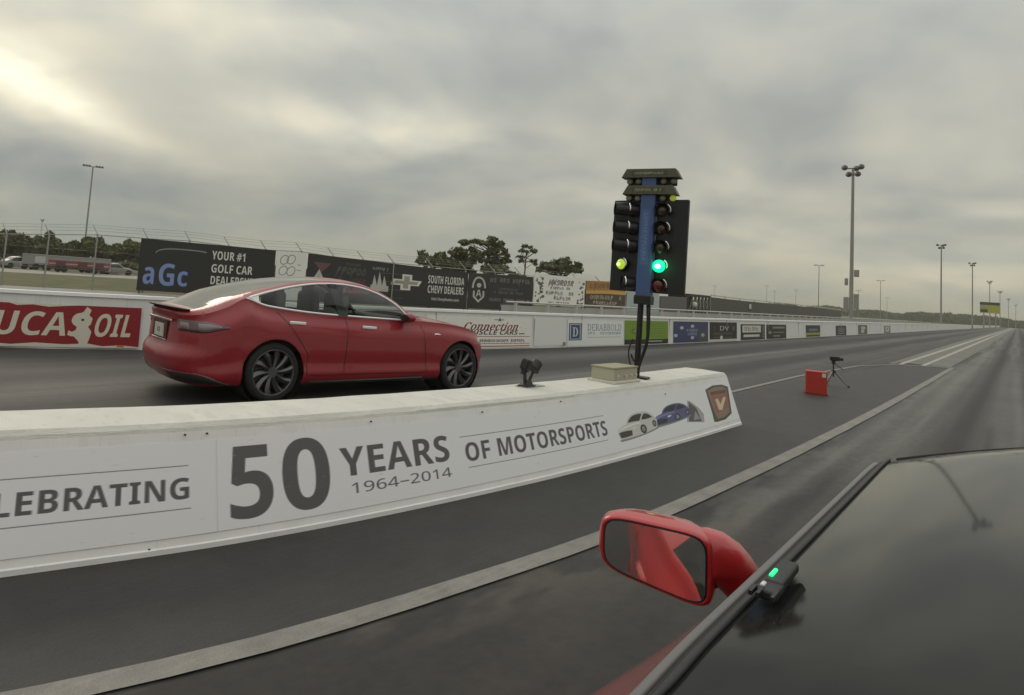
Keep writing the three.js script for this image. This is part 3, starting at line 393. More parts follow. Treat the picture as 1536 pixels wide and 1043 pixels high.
// ---------------------------------------------------------------- divider wall with the anniversary banner
const WH = .62;
const wallFace = (s, k) => wallPath.at(s, -.19 * k, WH * k);        // k 0 foot .. 1 top of the sloping face
function wallHit(px, py) { const base = wallPath.hit(px, py); let lo = 0, best = null; // march along the ray to the sloping face
  const d = ray(px, py); let s = base.s, off = 0; for (let it = 0; it < 12; it++) { const h = wallPath.hit(px, py, off); s = h.s; off = -.19 * Math.min(1.1, Math.max(-.1, h.y / WH)); best = h; } return { s: best.s, k: best.y / WH }; }
{
  const L = wallPath.len, prof = [[.015, 0], [.012, .03], [0, .035], [-.185, .585], [-.195, .605], [-.225, .628], [-.50, .634], [-.715, .628], [-.74, .60], [-.86, 0]];
  const n = 120, p = [], uv = [], idx = [], r = rng(77); const m = prof.length;
  for (let i = 0; i <= n; i++) { const s = L * i / n; prof.forEach(([o, y], k) => { const wob = (k > 3 && k < 9) ? .008 * (vnoise(s * 3, k, 81) - .5) : 0; const q = wallPath.at(s, o + wob, y + (k > 3 && k < 9 ? wob * .6 : 0)); p.push(q.x, q.y, q.z); uv.push(s * .5, k * .12); }); }
  for (let i = 0; i < n; i++) for (let k = 0; k < m - 1; k++) { const a = i * m + k; idx.push(a, a + m, a + m + 1, a, a + m + 1, a + 1); }
  const body = new THREE.BufferGeometry(); body.setAttribute('position', new THREE.Float32BufferAttribute(p, 3)); body.setAttribute('uv', new THREE.Float32BufferAttribute(uv, 2));
  const faceIdx = [], capIdx = []; for (let i = 0; i < idx.length; i += 6) { const k = (i / 6) % (m - 1); (k >= 3 && k < 8 ? capIdx : faceIdx).push(...idx.slice(i, i + 6)); }
  for (const e of [0, n]) for (let k = 1; k < m - 1; k++) faceIdx.push(e * m, e * m + k, e * m + k + 1);
  const t = thing('divider_wall', 'low white concrete divider wall with cream worn top, between the lanes', 'wall');
  const g1 = body.clone(); g1.setIndex(faceIdx); const g2 = body.clone(); g2.setIndex(capIdx);
  const gg1 = g1.toNonIndexed(); gg1.computeVertexNormals(); const gg2 = g2.toNonIndexed(); gg2.computeVertexNormals();
  mesh('wall_body', gg1, M.wallPaint, t); mesh('wall_top', gg2, M.cap, t);
  // bolts that hold the banner
  const bolt = new THREE.CylinderGeometry(.006, .006, .010, 8).rotateZ(Math.PI / 2);
  for (const [px, py] of [[276, 652], [309, 650], [555, 632], [722, 618], [840, 602], [222, 824], [288, 818], [325, 812], [577, 768], [747, 731], [890, 700], [997, 591]]) { const h = wallHit(px, py), q = wallFace(h.s, Math.min(.95, h.k)); mesh('bolt', bolt.clone().translate(q.x + .010, q.y, q.z), M.steelDark, t); }

  // banner print, laid out where the lettering meets the wall
  const s0 = wallPath.at(0) && 0.9, s1 = L - .02, K0 = .075, K1 = .925, TW = 2048, TH = 230;
  const U = (px, py) => { const h = wallHit(px, py); return [(h.s - s0) / (s1 - s0) * TW, (1 - (h.k - K0) / (K1 - K0)) * TH]; };
  const boxOf = (x0, t0, b0, x1, t1, b1) => { const a = U(x0, t0), b = U(x0, b0), c = U(x1, t1), d = U(x1, b1); return [(a[0] + b[0]) / 2, (a[1] + c[1]) / 2, (c[0] + d[0] - a[0] - b[0]) / 2, (b[1] + d[1] - a[1] - c[1]) / 2]; };
  const tex = canvasTex(TW, TH, (x, w, h) => {
    x.fillStyle = '#e4e6e6'; x.fillRect(0, 0, w, h);
    const ink = '#5a5857';
    x.fillStyle = ink;
    const cb = boxOf(-16, 737, 778, 287, 710, 748); x.font = 'bold 100px sans-serif'; const wordW = cb[2] * x.measureText('CELEBRATING').width / x.measureText('LEBRATING').width; fit(x, 'CELEBRATING', cb[0] + cb[2] - wordW, cb[1], wordW, cb[3], 'bold');
    fit(x, '5', ...boxOf(338, 658, 781, 414, 655, 782), 'bold'); fit(x, '0', ...boxOf(418, 648, 770, 498, 645, 768), 'bold');
    fit(x, 'YEARS', ...boxOf(509, 664, 713, 674, 648, 694), 'bold'); fit(x, '1964–2014', ...boxOf(524, 725, 745, 677, 703, 719), 'normal');
    fit(x, 'OF MOTORSPORTS', ...boxOf(695, 660, 691, 910, 628, 656), 'bold');
    x.strokeStyle = '#6b6966'; x.lineWidth = 2;
    const ln = (a, b) => { const p = U(...a), q = U(...b); const y = (p[1] + q[1]) / 2; x.beginPath(); x.moveTo(p[0], y); x.lineTo(q[0], y); x.stroke(); };
    ln([-140, 722], [282, 693]); ln([-140, 812], [286, 764]); ln([688, 651], [904, 621]); ln([702, 702], [912, 663]);
    // printed picture of two cars and a dragster
    const P = (px, py) => U(px, py), poly = (col, pts) => { x.fillStyle = col; x.beginPath(); pts.forEach((q, i) => { const u = P(...q); i ? x.lineTo(...u) : x.moveTo(...u); }); x.closePath(); x.fill(); };
    poly('#a9a7a6', [[1030, 635], [1030, 598], [1036, 601], [1048, 612], [1055, 622], [1056, 636]]); poly('#5d5758', [[1033, 634], [1032, 600], [1044, 612], [1052, 634]]); poly('#9a9897', [[1040, 632], [1042, 616], [1050, 630]]);
    const inBox = (bx, fn) => { const [l, t, w2, h2] = bx; x.save(); x.translate(l, t); x.scale(w2, h2); fn((col, ...pts) => { x.fillStyle = col; x.beginPath(); x.moveTo(...pts[0]); for (const q of pts.slice(1)) q.length === 2 ? x.lineTo(...q) : x.quadraticCurveTo(...q); x.closePath(); x.fill(); }, (col, cx, cy, rx, ry) => { x.fillStyle = col; x.beginPath(); x.ellipse(cx, cy, rx, ry, 0, 0, 6.3); x.fill(); }); x.restore(); };
    const coupe = (bx, body, dark, light, glass) => inBox(bx, (P2, E2) => {
      P2('#8b8987', [.02, .93], [.5, .88, .98, .72], [1, .8], [.6, .98, .05, 1]);
      P2(body, [.02, .62], [.05, .46, .24, .40], [.30, .12, .46, .06], [.66, -.02, .80, .08], [.92, .16, .96, .34], [1.02, .42, .99, .66], [.95, .80, .86, .80], [.5, .93, .06, .92], [.0, .8, .02, .62]);
      P2(light, [.06, .52], [.3, .40, .56, .40], [.6, .46], [.34, .48, .1, .60]);
      P2(glass, [.29, .36], [.34, .16, .48, .11], [.60, .08, .66, .12], [.60, .26, .57, .36], [.42, .34, .29, .36]); P2(glass, [.62, .34], [.66, .18, .72, .12], [.84, .14, .90, .32], [.76, .36, .62, .34]);
      P2(dark, [.04, .66], [.2, .62, .34, .66], [.33, .84], [.18, .88, .06, .86]); P2('#d8d8d4', [.02, .60], [.08, .56, .10, .60], [.06, .66, .03, .66]); P2('#d8d8d4', [.36, .56], [.46, .52, .48, .56], [.42, .64, .37, .63]);
      E2('#2e2c2b', .62, .70, .075, .17); E2('#8e8c88', .62, .70, .045, .11); E2('#2e2c2b', .92, .58, .05, .13); E2('#8e8c88', .92, .58, .028, .08);
    });
    coupe(boxOf(978, 607, 644, 1034, 598, 633), '#565a86', '#30323f', '#7d82ab', '#2b2c36');
    coupe(boxOf(924, 622, 671, 984, 608, 651), '#c9c8c1', '#45423f', '#e2e1dc', '#3a3836');
    // shield badge
    poly('#4f4a44', [[1057, 581], [1068, 574], [1082, 573], [1091, 577], [1097, 622], [1088, 632], [1076, 636], [1071, 636], [1068, 622]]); poly('#8a7660', [[1060, 583], [1070, 577], [1082, 576], [1089, 580], [1094, 620], [1086, 628], [1076, 631], [1071, 619]]); poly('#96604a', [[1066, 592], [1090, 589], [1092, 612], [1074, 622]]); poly('#cfc2a6', [[1072, 598], [1076, 596], [1080, 606], [1084, 594], [1088, 594], [1083, 616], [1078, 616]]); poly('#6a4a3c', [[1064, 585], [1088, 581], [1089, 587], [1066, 591]]);
    speck(x, w, h, 700, 33, ['#b5b3ac', '#98958c', '#e2e1dc'], .6, 2.2, .35);
    x.strokeStyle = '#d2d2d0'; x.lineWidth = 1; const jx = U(325, 740)[0]; x.beginPath(); x.moveTo(jx, 0); x.lineTo(jx, h); x.stroke();
  });
  const bp = [], buv = [], bi = []; const bn = 100; const at = (s, k, o) => { const q = wallPath.at(s, -.003 + o - .185 * k, .035 + (.575 - .035) * k); return q; };
  for (let i = 0; i <= bn; i++) for (const [k, v] of [[K0, 0], [K1, 1]]) for (const o of [.008, .003]) { const q = at(mix(s0, s1, i / bn), k, o); bp.push(q.x, q.y, q.z); buv.push(i / bn, v); }
  for (let i = 0; i < bn; i++) { const a = 4 * i, b = a + 4; bi.push(a, b, b + 2, a, b + 2, a + 2, a + 2, b + 2, b + 3, a + 2, b + 3, a + 3, a, a + 1, b + 1, a, b + 1, b); }
  const bg = new THREE.BufferGeometry(); bg.setAttribute('position', new THREE.Float32BufferAttribute(bp, 3)); bg.setAttribute('uv', new THREE.Float32BufferAttribute(buv, 2)); bg.setIndex(bi); bg.computeVertexNormals();
  single('wall_banner', bg, new THREE.MeshStandardMaterial({ map: tex, roughness: .5 }), 'long pale anniversary banner with large grey 50 on the divider wall', 'banner');
}
// things standing on the divider wall
const wallDir = wallPath.at(wallPath.len - 1.5).sub(wallPath.at(wallPath.len - 3.5)).normalize(), wallTurn = Math.atan2(-wallDir.z, wallDir.x);
{
  const c = gp(926, 572, .64); const t = thing('equipment_box', 'beige equipment box with lid on the divider wall beside the light pole', 'box', [c.x - .06, .632, c.z - .06], wallTurn);
  const beige = std(.44, .42, .31, .7), pale = std(.62, .60, .52, .7);
  mesh('base_plate', rbox(.58, .026, .30, .006, 0, .013, 0), pale, t); mesh('housing', rbox(.52, .12, .25, .006, 0, .086, 0), beige, t); mesh('lid', rbox(.535, .016, .265, .004, 0, .154, 0), std(.36, .34, .22, .65), t);
  for (const x of [-.2, -.03, .1, .2]) mesh('knob', new THREE.CylinderGeometry(.011, .011, .02, 8).rotateX(Math.PI / 2).translate(x, .075, .14), pale, t);
}
{
  const c = gp(797, 582, .63); const t = thing('twin_sensor', 'pair of black cylindrical sensor heads on a short bracket on the divider wall', 'sensor', [c.x - .05, .633, c.z], wallTurn);
  mesh('base', [rbox(.15, .018, .1, .005, 0, .009, 0), new THREE.CylinderGeometry(.035, .065, .05, 4).rotateY(.785).translate(0, .04, 0)], M.black, t); mesh('plate', box(.30, .006, .12, .06, .003, .0), M.galv, t);
  for (const [bx, tx, ty, hd] of [[-.03, -.055, .145, 0], [.035, .075, .13, 1]]) {
    const arm = mesh('bracket', rod(V3(bx, .05, 0), V3(tx, ty, .01), .017, .014, 8), M.darkPlastic, t);
    const g = hd ? [new THREE.CylinderGeometry(.052, .060, .075, 18), new THREE.SphereGeometry(.052, 18, 8, 0, 6.283, 0, 1.57).scale(1, .6, 1).translate(0, .036, 0)] : [rbox(.085, .105, .085, .022, 0, .005, 0, 3), new THREE.CylinderGeometry(.026, .030, .05, 12).translate(0, -.065, 0)];
    const h = mesh('sensor_head', g, M.black, t); h.position.set(tx + (hd ? .030 : .012), ty + .055, .012); h.rotation.set(.2, 0, hd ? -.75 : -.2);
    mesh('rim', new THREE.TorusGeometry(hd ? .057 : .034, .006, 8, 18).rotateX(Math.PI / 2).translate(0, hd ? -.036 : -.05, 0), M.black, h);
  }
}
// ---------------------------------------------------------------- starting lights
{
  const base = gp(963, 567, .64); const t = thing('starting_light', 'drag racing starting light tower with blue post, black boards and lit green lamp', 'start light', [base.x - .03, .635, base.z]);
  t.rotation.set(0, .16, -.018);
  const D = Math.hypot(base.x, base.z), Y = (px, py) => hAt(px, py, D) - .635;
  const blue = std(.06, .105, .25, .45), board = std(.010, .010, .011, .45), hood = std(.010, .010, .012, .4), olive = std(.10, .095, .06, .55);
  mesh('base_plate', rbox(.2, .018, .16, .004, 0, .009, 0), M.black, t);
  mesh('pole', rod(V3(-.03, 0, 0), V3(-.03, 1.0, 0), .032, .032, 14), M.black, t);
  for (const [pts, r] of [[[[.05, 1.02, .03], [.075, .7, .05], [.07, .4, .05], [.0, .14, .04], [-.02, .0, .05]], .018], [[[.02, 1.0, -.03], [.04, .6, -.05], [.03, .3, -.06], [-.06, .18, .02], [-.09, .25, .05]], .010], [[[-.09, .42, .02], [-.12, .3, .04], [-.1, .16, .05], [-.03, .05, .05]], .008]]) mesh('cable', tube(pts.map(q => V3(...q)), r, 24, 8), M.blackRubber, t);
  const yb = Y(967, 453), yt = Y(975, 262), yTop = Y(980, 441);
  mesh('post', rbox(.158, yt - yb, .16, .012, 0, (yt + yb) / 2, .0), blue, t);
  mesh('collar', rbox(.18, .1, .18, .01, 0, yb + .02, 0), M.black, t);
  const deca = mesh('decal', new THREE.PlaneGeometry(.09, .62).translate(-.01, mix(yb, yt, .5), .0815), new THREE.MeshStandardMaterial({ map: canvasTex(64, 400, (x, w, h) => { x.fillStyle = '#4d6796'; x.fillRect(0, 0, w, h); x.fillStyle = '#6f88b4'; x.translate(w, 0); x.rotate(Math.PI / 2); blur(x, h * .06, w * .25, h * .88, w * .5, 28); }), roughness: .5 }), t);
  const y0 = Y(1000, 441), y1 = Y(1005, 300), bh = y1 - y0, bw = .335;
  for (const side of [-1, 1]) {
    const b = mesh('board', rbox(bw, bh, .06, .01, side * (bw / 2 + .02), 0, 0), board, t); b.position.set(side * .07, (y0 + y1) / 2, -.04); b.rotation.y = side > 0 ? -.10 : -.25;
    mesh('back_box', rbox(bw * .7, bh * .92, .1, .01, side * (bw / 2), 0, -.075), board, b);
    const rows = [316, 343, 371, 399, 428];
    rows.forEach((py, i) => {
      const y = Y(985, py) - (y0 + y1) / 2, on = i === 3, lx = side > 0 ? .075 : on ? -.20 : -.125, R = .083;
      const cols = [[.05, .028, .01], [.05, .028, .01], [.05, .028, .01], [.02, .4, .12], [.10, .006, .008]];
      const em = on ? (side > 0 ? [.0, 1.0, .42] : [.42, .50, .02]) : null, c = cols[i];
      const lm = phys(c[0], c[1], c[2], { roughness: .22, clearcoat: .6 }); if (em) { lm.emissive.setRGB(...em); lm.emissiveIntensity = side > 0 ? 1.5 : 1.0; }
      const lr = on && side < 0 ? R * .72 : R * .86;
      const lamp = mesh('lamp', new THREE.SphereGeometry(lr, 24, 12, 0, Math.PI * 2, 0, Math.PI / 2).scale(1, .5, 1).rotateX(Math.PI / 2), lm, b);
      lamp.position.set(lx, y, side > 0 ? .034 : .07); lamp.rotation.y = side > 0 ? .22 : on ? -.2 : -.85;        // each lane's lamps are aimed at its own driver
      mesh('lamp_back', new THREE.CylinderGeometry(R * .9, R * .9, .09, 22).rotateX(Math.PI / 2).translate(0, 0, -.047), hood, lamp);
      if (em) mesh('lamp_core', new THREE.SphereGeometry(lr * .45, 16, 10).scale(1, .8, .3).translate(-.01, -.005, .036), (() => { const q = std(.5, .9, .6, .4); q.emissive.setRGB(side > 0 ? .75 : .9, 1, side > 0 ? .85 : .3); q.emissiveIntensity = side > 0 ? 1.6 : .9; return q; })(), lamp);
      // open visor: a tube cut away below
      if (!on) { const long = i < 3 ? (side > 0 ? .10 : .17) : .05, tb = q => new THREE.CylinderGeometry(q, q, long, 26, 1, true, -2.3, 4.6).rotateX(Math.PI / 2).rotateZ(Math.PI).translate(0, 0, long / 2); mesh('visor', [tb(R), tb(R * .955), new THREE.RingGeometry(R * .955, R, 26, 1, Math.PI / 2 - 2.3, 4.6).translate(0, 0, long)], hood, lamp); }
      mesh('reflector', new THREE.TorusGeometry(R * .93, .010, 8, 20, 1.3).rotateZ(-.3).translate(.012, .004, .018), M.chrome, lamp);
      if (on && side > 0) { const pl = new THREE.PointLight(0x20ff80, .03, 0, 2); pl.position.set(0, 0, .12); pl.castShadow = true; pl.shadow.radius = 3; lamp.add(pl); }
    });
  }
  // two tiers of small bulbs under sloping covers
  for (const [pyc, pyb, wd] of [[262, 271, .62], [287, 296, .58]]) {
    const y = Y(978, pyc), yy = Y(978, pyb) - .0, dep = .16;
    const sh = new THREE.Shape(); sh.moveTo(-wd / 2, -.045); sh.lineTo(wd / 2, -.045); sh.lineTo(wd / 2 - .05, .045); sh.lineTo(-wd / 2 + .05, .045); sh.closePath();
    const cov = mesh('bulb_cover', new THREE.ExtrudeGeometry(sh, { depth: dep, bevelEnabled: true, bevelSize: .006, bevelThickness: .006, bevelSegments: 2 }).translate(.015, y, -.06), olive, t);
    mesh('name_strip', new THREE.PlaneGeometry(wd * .62, .05).translate(.0, y, dep - .052), new THREE.MeshStandardMaterial({ map: canvasTex(256, 32, (x, w, h) => { x.fillStyle = '#4b4934'; x.fillRect(0, 0, w, h); x.fillStyle = '#b9b79c'; blur(x, w * .1, h * .2, w * .8, h * .6, pyc); }), roughness: .5 }), cov);
    mesh('back_plate', rbox(wd * .86, .12, .03, .006, .015, yy - .0, -.02), board, t);
    [-.24, -.14, .13, .24].forEach((bx, i) => { const lit = i === 3 && pyc > 270; const bm = lit ? std(.6, .6, .1, .3) : std(.28, .28, .2, .25); if (lit) { bm.emissive.setRGB(.5, .55, .05); bm.emissiveIntensity = .25; } mesh('bulb', new THREE.SphereGeometry(.036, 16, 10).scale(1, 1, .7).translate(bx + .015, yy - .012, .025), bm, t); });
  }
}
// red block and tripod on the apron
{
  const c = gp(1219, 592), t = thing('red_box', 'small bright red box standing on the apron beside the tripod', 'box', [c.x + .02, 0, c.z - .16], .25);
  const sh = mesh('housing', rbox(.33, .40, .30, .012, 0, .22, 0), std(.42, .028, .016, .5), t); mesh('foot', box(.36, .03, .33, 0, .015, 0), std(.22, .015, .012, .7), t); mesh('label_plate', box(.06, .07, .004, .115, .36, .1525), std(.6, .58, .5, .6), t);
}
{
  const c = gp(1250, 579), t = thing('camera_tripod', 'spindly camera tripod with small black camera on the apron', 'tripod', [c.x, 0, c.z], .5); const D = Math.hypot(c.x, c.z), H = hAt(1254, 545, D);
  for (let k = 0; k < 3; k++) { const a = k * 2.094 + .4, f = V3(Math.cos(a) * .27, 0, Math.sin(a) * .27), top = V3(Math.cos(a) * .03, H * .62, Math.sin(a) * .03); const l = mesh('leg', [rod(f.clone().setY(.02), f.clone().lerp(top, .5), .013, .013, 6), rod(f.clone().lerp(top, .48), top, .019, .019, 6)], std(.22, .21, .2, .4, .4), t); mesh('foot', new THREE.SphereGeometry(.022, 8, 6).translate(f.x, .02, f.z), M.black, l); }
  mesh('column', [rod(V3(0, H * .4, 0), V3(0, H - .02, 0), .014, .014, 8), rbox(.07, .06, .07, .01, 0, H * .62, 0)], M.black, t); mesh('head', [rbox(.06, .07, .06, .01, 0, H + .01, 0), rod(V3(.0, H, 0), V3(.16, H - .12, .06), .008, .008, 6)], M.black, t);
  const cam = mesh('camera', rbox(.17, .09, .08, .015, .02, H + .09, 0), M.black, t); mesh('lens', new THREE.CylinderGeometry(.03, .034, .08, 12).rotateZ(Math.PI / 2).translate(.13, H + .09, 0), M.darkPlastic, cam);
}

// ---------------------------------------------------------------- cars: a shell lofted through feature lines; x forward, y up, z right
function curve(pts) {         // monotone cubic through [x, y] knots
  const p = [...pts].sort((a, b) => a[0] - b[0]), n = p.length, d = [], m = [];
  for (let i = 0; i < n - 1; i++) d.push((p[i + 1][1] - p[i][1]) / (p[i + 1][0] - p[i][0]));
  m[0] = d[0]; m[n - 1] = d[n - 2]; for (let i = 1; i < n - 1; i++) m[i] = d[i - 1] * d[i] <= 0 ? 0 : 2 * d[i - 1] * d[i] / (d[i - 1] + d[i]);
  return x => { if (x <= p[0][0]) return p[0][1]; if (x >= p[n - 1][0]) return p[n - 1][1]; let i = 0; while (p[i + 1][0] < x) i++; const h = p[i + 1][0] - p[i][0], t = (x - p[i][0]) / h, t2 = t * t, t3 = t2 * t; return (2 * t3 - 3 * t2 + 1) * p[i][1] + (t3 - 2 * t2 + t) * h * m[i] + (-2 * t3 + 3 * t2) * p[i + 1][1] + (t3 - t2) * h * m[i + 1]; };
}
function carShell(S) {
  const { x0, x1 } = S, y4 = curve(S.belt), y5 = curve(S.glassTop), yc = curve(S.crown), y6 = curve(S.rail), wm = curve(S.width), k4 = curve(S.beltW), k5 = curve(S.topW), k6 = curve(S.railW), rock = curve(S.rocker), prof = curve(S.profile), dr = curve(S.rearX), df = curve(S.frontX);
  const round = x => { const a = Math.min(1, (x - x0) / S.rearR), b = Math.min(1, (x1 - x) / S.frontR); return Math.pow(Math.max(0, 1 - Math.pow(1 - a, S.rearN)), 1 / S.rearN) * Math.pow(Math.max(0, 1 - Math.pow(1 - b, S.frontN)), 1 / S.frontN); };
  const bottom = x => { for (const [ax, ay, R] of S.arches) { const d = Math.abs(x - ax); if (d < R) return ay + Math.sqrt(R * R - d * d); } return rock(x); };
  const warp = (x, y) => x + dr(y) * Math.pow(Math.max(0, 1 - (x - x0) / 1.0), 2) + df(y) * Math.pow(Math.max(0, 1 - (x1 - x) / 1.0), 2);
  const half = (x, y) => { const r = rock(x), t = Math.max(0, Math.min(1, (y - r) / (y4(x) - r))); let w = wm(x) * (t < .8 ? prof(t) : mix(prof(t), k4(x), sstep(.8, 1, t))); for (const [ax, ay, R] of S.arches) { const q = Math.hypot(x - ax, y - ay); w += S.flare * Math.exp(-(((q - R) / .09) ** 2)); } for (const [hx, hy, sx, sy, a] of S.bumps ?? []) w += a * Math.exp(-(((x - hx) / sx) ** 2) - (((y - hy) / sy) ** 2)); return w * round(x); };
  const P = (x, y, w) => V3(warp(x, y), y, w);
  const side = (x, y, off = 0, sgn = 1) => { const e = .004, p = P(x, y, half(x, y)), px = P(x + e, y, half(x + e, y)), py = P(x, y + e, half(x, y + e)); const n = px.sub(p).cross(py.sub(p)).normalize(); if (n.z < 0) n.negate(); p.addScaledVector(n, off); p.z *= sgn; return p; };
  // stations
  let xs = []; const nE = 16;
  for (let i = 0; i <= nE; i++) { xs.push(x0 + S.rearR * (1 - Math.cos(Math.PI / 2 * i / nE))); xs.push(x1 - S.frontR * (1 - Math.cos(Math.PI / 2 * i / nE))); }
  for (const [ax, , R] of S.arches) { for (let i = 0; i <= 24; i++) xs.push(ax - R * .9999 * Math.cos(Math.PI * i / 24)); xs.push(ax - R * 1.0005, ax + R * 1.0005); }
  for (let x = x0; x < x1; x += S.step ?? .05) xs.push(x);
  for (const v of S.cuts ?? []) xs.push(v);
  xs = xs.filter(x => x >= x0 && x <= x1).sort((a, b) => a - b).filter((x, i, a) => !i || x - a[i - 1] > 1e-4);
  const NL = S.NL ?? 20, NG = 5, NP = 4, NR = S.NR ?? 10, kinds = [];
  for (let i = 0; i < NL; i++) kinds.push('side'); for (let i = 0; i < NG; i++) kinds.push('glass'); for (let i = 0; i < NP; i++) kinds.push('pillar'); for (let i = 0; i < NR; i++) kinds.push('top');
  const grid = xs.map(x => {
    const r = round(x), row = [], b = Math.min(bottom(x), y4(x) - .03), a4 = y4(x), a5 = Math.max(y5(x), a4), w4 = half(x, a4), w5 = (S.absTop ? 1 : wm(x)) * k5(x) * r, w6 = (S.absTop ? 1 : wm(x)) * k6(x) * r, a6 = Math.max(y6(x), a5), ac = Math.max(yc(x), a6);
    for (let i = 0; i <= NL; i++) { const y = mix(b, a4, i / NL); row.push(P(x, y, half(x, y))); }
    for (let i = 1; i <= NG; i++) { const k = i / NG; row.push(P(x, mix(a4, a5, k), mix(w4, w5, k) + (a5 - a4) * (S.bulge ?? .12) * Math.sin(Math.PI * k) * r)); }
    for (let i = 1; i <= NP; i++) { const k = i / NP; row.push(P(x, mix(a5, a6, Math.sin(k * Math.PI / 2)), mix(w5, w6, k))); }
    for (let i = 1; i <= NR; i++) { const k = i / NR; row.push(P(x, a6 + (ac - a6) * (1 - Math.pow(1 - k, S.crownPow ?? 2)), w6 * (1 - k))); }
    return row;
  });
  // smooth normals on the whole half shell
  const key = v => `${Math.round(v.x * 2e4)},${Math.round(v.y * 2e4)},${Math.round(v.z * 2e4)}`, N = new Map(), m = grid[0].length;
  const add = (a, b, c) => { const n = b.clone().sub(a).cross(c.clone().sub(a)); for (const v of [a, b, c]) { const k = key(v); if (!N.has(k)) N.set(k, V3(0, 0, 0)); N.get(k).add(n); } };
  const cells = [];
  for (let i = 0; i < xs.length - 1; i++) for (let j = 0; j < m - 1; j++) { const a = grid[i][j], b = grid[i + 1][j], c = grid[i + 1][j + 1], d = grid[i][j + 1]; add(a, b, c); add(a, c, d); cells.push([a, b, c, d, (xs[i] + xs[i + 1]) / 2, kinds[j], (a.y + c.y) / 2, j]); }
  const parts = {};
  for (const c of cells) {
    if (c[0].distanceTo(c[2]) < 1e-5 || c[1].distanceTo(c[3]) < 1e-6 && c[0].distanceTo(c[2]) < 1e-5) continue;
    const name = S.part(c[4], c[5], c[6], c[7]); if (!name) continue;
    for (const sgn of [1, -1]) {
      const nm = name; const q = (parts[nm + (sgn > 0 || S.single?.includes(nm) ? '|1' : '|-1')] ??= { p: [], n: [], uv: [] });
      const tri = sgn > 0 ? [[c[0], c[1], c[2]], [c[0], c[2], c[3]]] : [[c[0], c[2], c[1]], [c[0], c[3], c[2]]];
      for (const t of tri) for (const v of t) { const n = N.get(key(v)).clone().normalize(); q.p.push(v.x, v.y, v.z * sgn); q.n.push(n.x, n.y, n.z * sgn + (Math.abs(v.z) < 1e-6 ? -n.z * sgn : 0)); q.uv.push(v.x, v.y); }
    }
  }
  const geos = {}; for (const k in parts) { const g = new THREE.BufferGeometry(); g.setAttribute('position', new THREE.Float32BufferAttribute(parts[k].p, 3)); g.setAttribute('normal', new THREE.Float32BufferAttribute(parts[k].n, 3)); g.setAttribute('uv', new THREE.Float32BufferAttribute(parts[k].uv, 2)); geos[k] = g; }
  const ribbon = (pts, w, off, sgn = 1) => { const p = [], idx = []; pts.forEach(([x, y], i) => { const a = pts[Math.max(0, i - 1)], b = pts[Math.min(pts.length - 1, i + 1)]; let tx = b[0] - a[0], ty = b[1] - a[1]; const l = Math.hypot(tx, ty); tx /= l; ty /= l; for (const s of [-1, 1]) { const q = side(x - ty * w / 2 * s, y + tx * w / 2 * s, off, sgn); p.push(q.x, q.y, q.z); } }); for (let i = 0; i < pts.length - 1; i++) { const k = 2 * i; idx.push(k, k + 1, k + 3, k, k + 3, k + 2); } const g = new THREE.BufferGeometry(); g.setAttribute('position', new THREE.Float32BufferAttribute(p, 3)); g.setIndex(idx); g.computeVertexNormals(); return g; };
  const patch = (lo, hi, xa, xb, n, mm, off, sgn = 1) => { const p = [], idx = []; for (let i = 0; i <= n; i++) { const x = mix(xa, xb, i / n); for (let j = 0; j <= mm; j++) { const e = (i === 0 || i === n || j === 0 || j === mm) ? -.004 : off; const q = side(x, mix(lo(x), hi(x), j / mm), e, sgn); p.push(q.x, q.y, q.z); } } for (let i = 0; i < n; i++) for (let j = 0; j < mm; j++) { const a = i * (mm + 1) + j, b = a + mm + 1; sgn > 0 ? idx.push(a, b, b + 1, a, b + 1, a + 1) : idx.push(a, b + 1, b, a, a + 1, b + 1); } const g = new THREE.BufferGeometry(); g.setAttribute('position', new THREE.Float32BufferAttribute(p, 3)); g.setIndex(idx); g.computeVertexNormals(); return g; };
  const edge = (f, xa, xb, n, row) => { const o = []; for (let i = 0; i <= n; i++) { const x = mix(xa, xb, i / n), r = round(x); if (row === 4) o.push(P(x, y4(x), half(x, y4(x)))); else if (row === 5) o.push(P(x, Math.max(y5(x), y4(x)), (S.absTop ? 1 : wm(x)) * k5(x) * r)); else o.push(P(x, Math.max(y6(x), y5(x)), (S.absTop ? 1 : wm(x)) * k6(x) * r)); } return o; };
  return { geos, side, half, ribbon, patch, edge, y4, y5, yc, y6, rock };
}
const samples = (a, b, n) => Array.from({ length: n + 1 }, (_, i) => mix(a, b, i / n));
